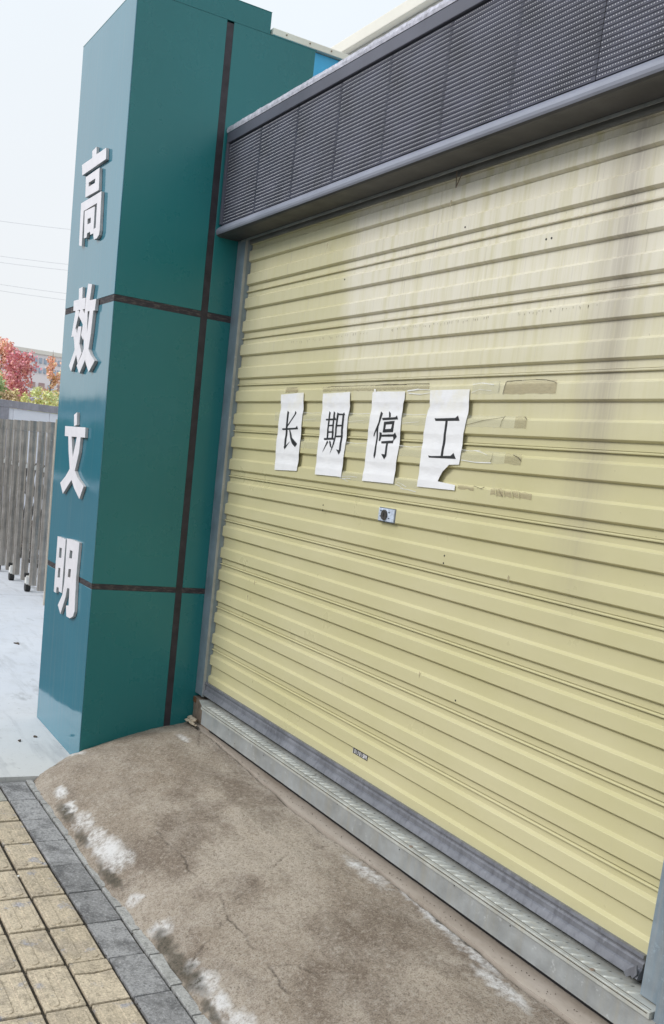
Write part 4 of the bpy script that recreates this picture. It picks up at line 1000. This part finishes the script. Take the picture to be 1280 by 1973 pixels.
# ================================================================== TREES
def tree(name, label, x, y, h, cr, pal, n, seed, clear=2.2, size=.13, grp='autumn trees beyond the fence', cat='tree', dens=7):
    rs = random.Random(seed); t = thing(name, label, cat, (x, y, 0), grp)
    m = MB(); top = Vector((x + rs.uniform(-.2, .2), y + rs.uniform(-.2, .2), h * .93))
    base = Vector((x, y, -0.1)); prev = base; N = 6
    for i in range(1, N + 1):
        tt = i / N; p = base.lerp(top, tt) + Vector((rs.uniform(-.06, .06), rs.uniform(-.06, .06), 0))
        m.tube(prev, p, .012 * h * (1.08 - (i - 1) / N), .012 * h * (1.08 - tt), n=7); prev = p
    tips = []
    for k in range(dens * 3):
        tt = rs.uniform(clear / h, .96); p = base.lerp(top, tt); a = rs.uniform(0, 6.283)
        rad = cr * (1.15 - .95 * abs(tt - .45)) * rs.uniform(.45, 1.0)
        q = p + Vector((math.cos(a) * rad, math.sin(a) * rad, rad * rs.uniform(.5, 1.2)))
        m.tube(p, q, .0035 * h * (1.1 - tt), .0012 * h, n=5); tips += [p.lerp(q, u) for u in (.45, .7, .9, 1.0)]
    m.build('trunk', M['bark'], t, fix=False)
    V = []; F = []; Cc = []
    cl = [(tp_ + Vector((rs.gauss(0, .12), rs.gauss(0, .12), rs.gauss(0, .12))) * cr, rs.random()) for tp_ in tips]
    n = int(n * .62)
    for k in range(n):
        c, hue = rs.choice(cl)
        p = c + Vector((rs.gauss(0, 1), rs.gauss(0, 1), rs.gauss(0, 1))) * cr * .17
        a = Vector((rs.gauss(0, 1), rs.gauss(0, 1), rs.gauss(0, 1))).normalized(); b = a.orthogonal().normalized()
        s_ = size * rs.uniform(.5, 1.1); i0 = len(V)
        V += [tuple(p - a * s_), tuple(p + b * s_ * .6), tuple(p + a * s_), tuple(p - b * s_ * .6)]
        F.append((i0, i0 + 1, i0 + 2, i0 + 3))
        lo = min(1, max(0, (p.z - clear) / (h - clear)))
        col = pal(lo, hue, rs); Cc += [col] * 4
    me = bpy.data.meshes.new('crown'); me.from_pydata(V, [], F)
    ca = me.color_attributes.new('lc', 'FLOAT_COLOR', 'CORNER')
    ca.data.foreach_set('color', np.array([(*c, 1) for c in Cc], np.float32).ravel())
    me.materials.append(M['leaves']); me.update()
    link_mesh('crown', me, t); return t
def mixc(a, b, t): return tuple(a[i] + (b[i] - a[i]) * t for i in range(3))
RED, CRIM, ORG, YEL, LIM, GRN, BRN = (.92, .46, .46), (.78, .24, .34), (.92, .58, .36), (.95, .88, .38), (.80, .86, .42), (.50, .60, .36), (.50, .34, .22)  # leaf colours lightened; haze and overexposure put into them
def pal_red(lo, h, r): return mixc(mixc(CRIM, RED, r.random()), ORG if h < .4 else (.55, .25, .25), r.random() * .7 if lo > .3 else .9 * r.random())
def pal_org(lo, h, r): return mixc(mixc(RED, ORG, r.random()), YEL, (1 - lo) * r.random())
def pal_yel(lo, h, r): return mixc(mixc(LIM, YEL, r.random()), BRN if h < .25 else GRN, r.random() * .6)
def pal_mix(lo, h, r): return mixc(mixc(YEL, LIM, r.random()), RED, max(0, lo * 1.5 - .45) * r.random() * 1.4) if h > .3 else mixc(GRN, LIM, r.random())
def pal_grn(lo, h, r): return mixc(mixc(GRN, (.30, .42, .20), r.random()), LIM, r.random() * .5)
TX = -70
def ty(px): return 13.54 + .0343 * px
tree('sweetgum_tree', 'orange and red autumn tree at the far left edge', TX, ty(3), 8.4, .95, pal_org, 3400, 1)
tree('sweetgum_tree', 'crimson leaved autumn tree, fullest of those above the fence', TX + 1, ty(27), 7.9, 1.05, pal_red, 4200, 2)
tree('sweetgum_tree', 'thin red tipped autumn tree standing clear before the pale building', TX + 2, ty(88), 8.2, .55, pal_org, 950, 3, dens=5)
tree('sweetgum_tree', 'small red brown tree low in the middle', TX - 3, ty(62), 6.6, .65, pal_red, 700, 4, dens=4)
tree('young_tree', 'yellow green small tree in the middle above the fence', TX + 5, ty(74) - 1.2, 5.0, .62, pal_yel, 2200, 5)
tree('young_tree', 'yellow and green tree beside the pillar edge', TX + 3, ty(107), 7.0, .85, pal_mix, 3400, 6)
tree('young_tree', 'pale green bushy tree at the lower left', TX + 6, ty(4) - 1.4, 5.3, 1.0, pal_grn, 3200, 7)
tree('young_tree', 'olive green small tree between the red and yellow ones', TX + 4, ty(47) - .9, 4.9, .55, pal_yel, 1500, 8)
tree('young_tree', 'mixed yellow and orange bush right of the yellow tree', TX + 6, ty(92) - 1.4, 4.6, .75, pal_yel, 2200, 9)
tree('young_tree', 'low brown and yellow bush under the crimson tree', TX + 7, ty(30) - 1.5, 4.7, .7, lambda lo, h, r: mixc(BRN, YEL, r.random() * (.9 if h > .6 else .25)), 1900, 10)

# ================================================================== FAR BUILDING
fb = thing('pale_apartment_block', 'long pale pink white building with tall window bays beyond the autumn trees', 'building', (-300, 75, 0))
MB().box(-320, -300, 40, 110, -1, 25.2).build('wall', M['farwall_hazed'], fb)
MB().box(-321, -299.4, 39, 111, 25.21, 26.3).build('roof_parapet', M['farroof'], fb)
wme = MB().box(-.1, .25, 0, .75, 0, 1.6).mesh('window', M['farwin'])
wme2 = MB().box(-.1, .25, 0, .80, 0, 1.5).mesh('window', M['farwin'])
wme3 = MB().box(-.1, .25, 0, 1.7, 0, 1.6).mesh('window', M['farwinb'])
wme4 = MB().box(-.1, .25, 0, 1.4, 0, 1.3).mesh('window', M['farwin'])
for k in range(26):
    y0 = 48 + k * 1.33
    link_mesh('window', wme, fb, (-299.95, y0, 22.6)); link_mesh('window', wme2, fb, (-299.95, y0, 19.9))
    if k % 2 == 0: link_mesh('window', wme3 if (k // 2) % 3 else wme4, fb, (-299.95, y0 + .2, 15.6))
    if k % 2 == 0: link_mesh('window', wme4, fb, (-299.95, y0 + .4, 11.2))

# overhead power lines
def wire(z0, z1, y0, y1, label):
    m = MB(); n = 16; prev = None
    for i in range(n + 1):
        t = i / n; p = Vector((-80 + 2 * t, y0 + (y1 - y0) * t, z0 + (z1 - z0) * t - 4 * .5 * t * (1 - t)))
        if prev is not None: m.tube(prev, p, .013, n=5, caps=False)
        prev = p
    m.build('power_line', M['wire'], label=label, cat='power line', group='overhead power lines in the sky at left', fix=False)
for k, (a, b) in enumerate(((16.515, 16.867), (14.08, 14.36), (13.64, 13.93), (12.10, 12.27), (11.65, 11.8))):
    s_ = (b - a) / 3.9
    wire(a - s_ * 10 + 1.0, b + s_ * 12 + 1.0, 5, 31, ('highest thin power line in the sky', 'second power line from the top, clearest of them', 'third power line from the top, just under the clearest', 'fourth power line from the top, faint', 'lowest faint power line above the trees')[k])

# ================================================================== ACROSS THE ROAD (seen in the glossy cladding)
hg = thing('clipped_hedge', 'long dark green clipped hedge across the road', 'hedge', (-60, -13, 0))
m = MB(); nx = 300; vs = []; fs = []
pf = [(-12, 0), (-11.8, 1.4), (-12.0, 2.6), (-12.6, 3.1), (-13.6, 2.9), (-14.2, 0)]
for i in range(nx + 1):
    x = -170 + 190 * i / nx
    for j, (yy, zz) in enumerate(pf):
        k = .55 * noise.noise((x * .35, j, 0)) + .35 * noise.noise((x * 1.3, j * 3, 5))
        vs.append((x, yy + k * .5, max(0, zz * (1 + .22 * k))))
for i in range(nx):
    for j in range(5):
        a = i * 6 + j; fs.append((a, a + 6, a + 7, a + 1))
m.add(vs, fs).build('foliage', simple('hedge_green', (.035, .07, .035), .8, var=.5, sc=3, bump=.8, bsc=9), hg, fix=False)
ob = thing('long_grey_building', 'long grey office building across the road', 'building', (-180, -60, 0))
MB().box(-260, -90, -75, -48, 0, 9.5).build('wall', simple('grey_wall', (.20, .26, .30), .7), ob)
MB().box(-262, -88, -76, -47.6, 9.51, 10.2).build('roof_parapet', M['farroof'], ob)
for k in range(34):
    MB().box(-258 + 5 * k, -255 + 5 * k, -47.98, -47.9, 5.2, 7.2).build('window', M['farwin'], ob)
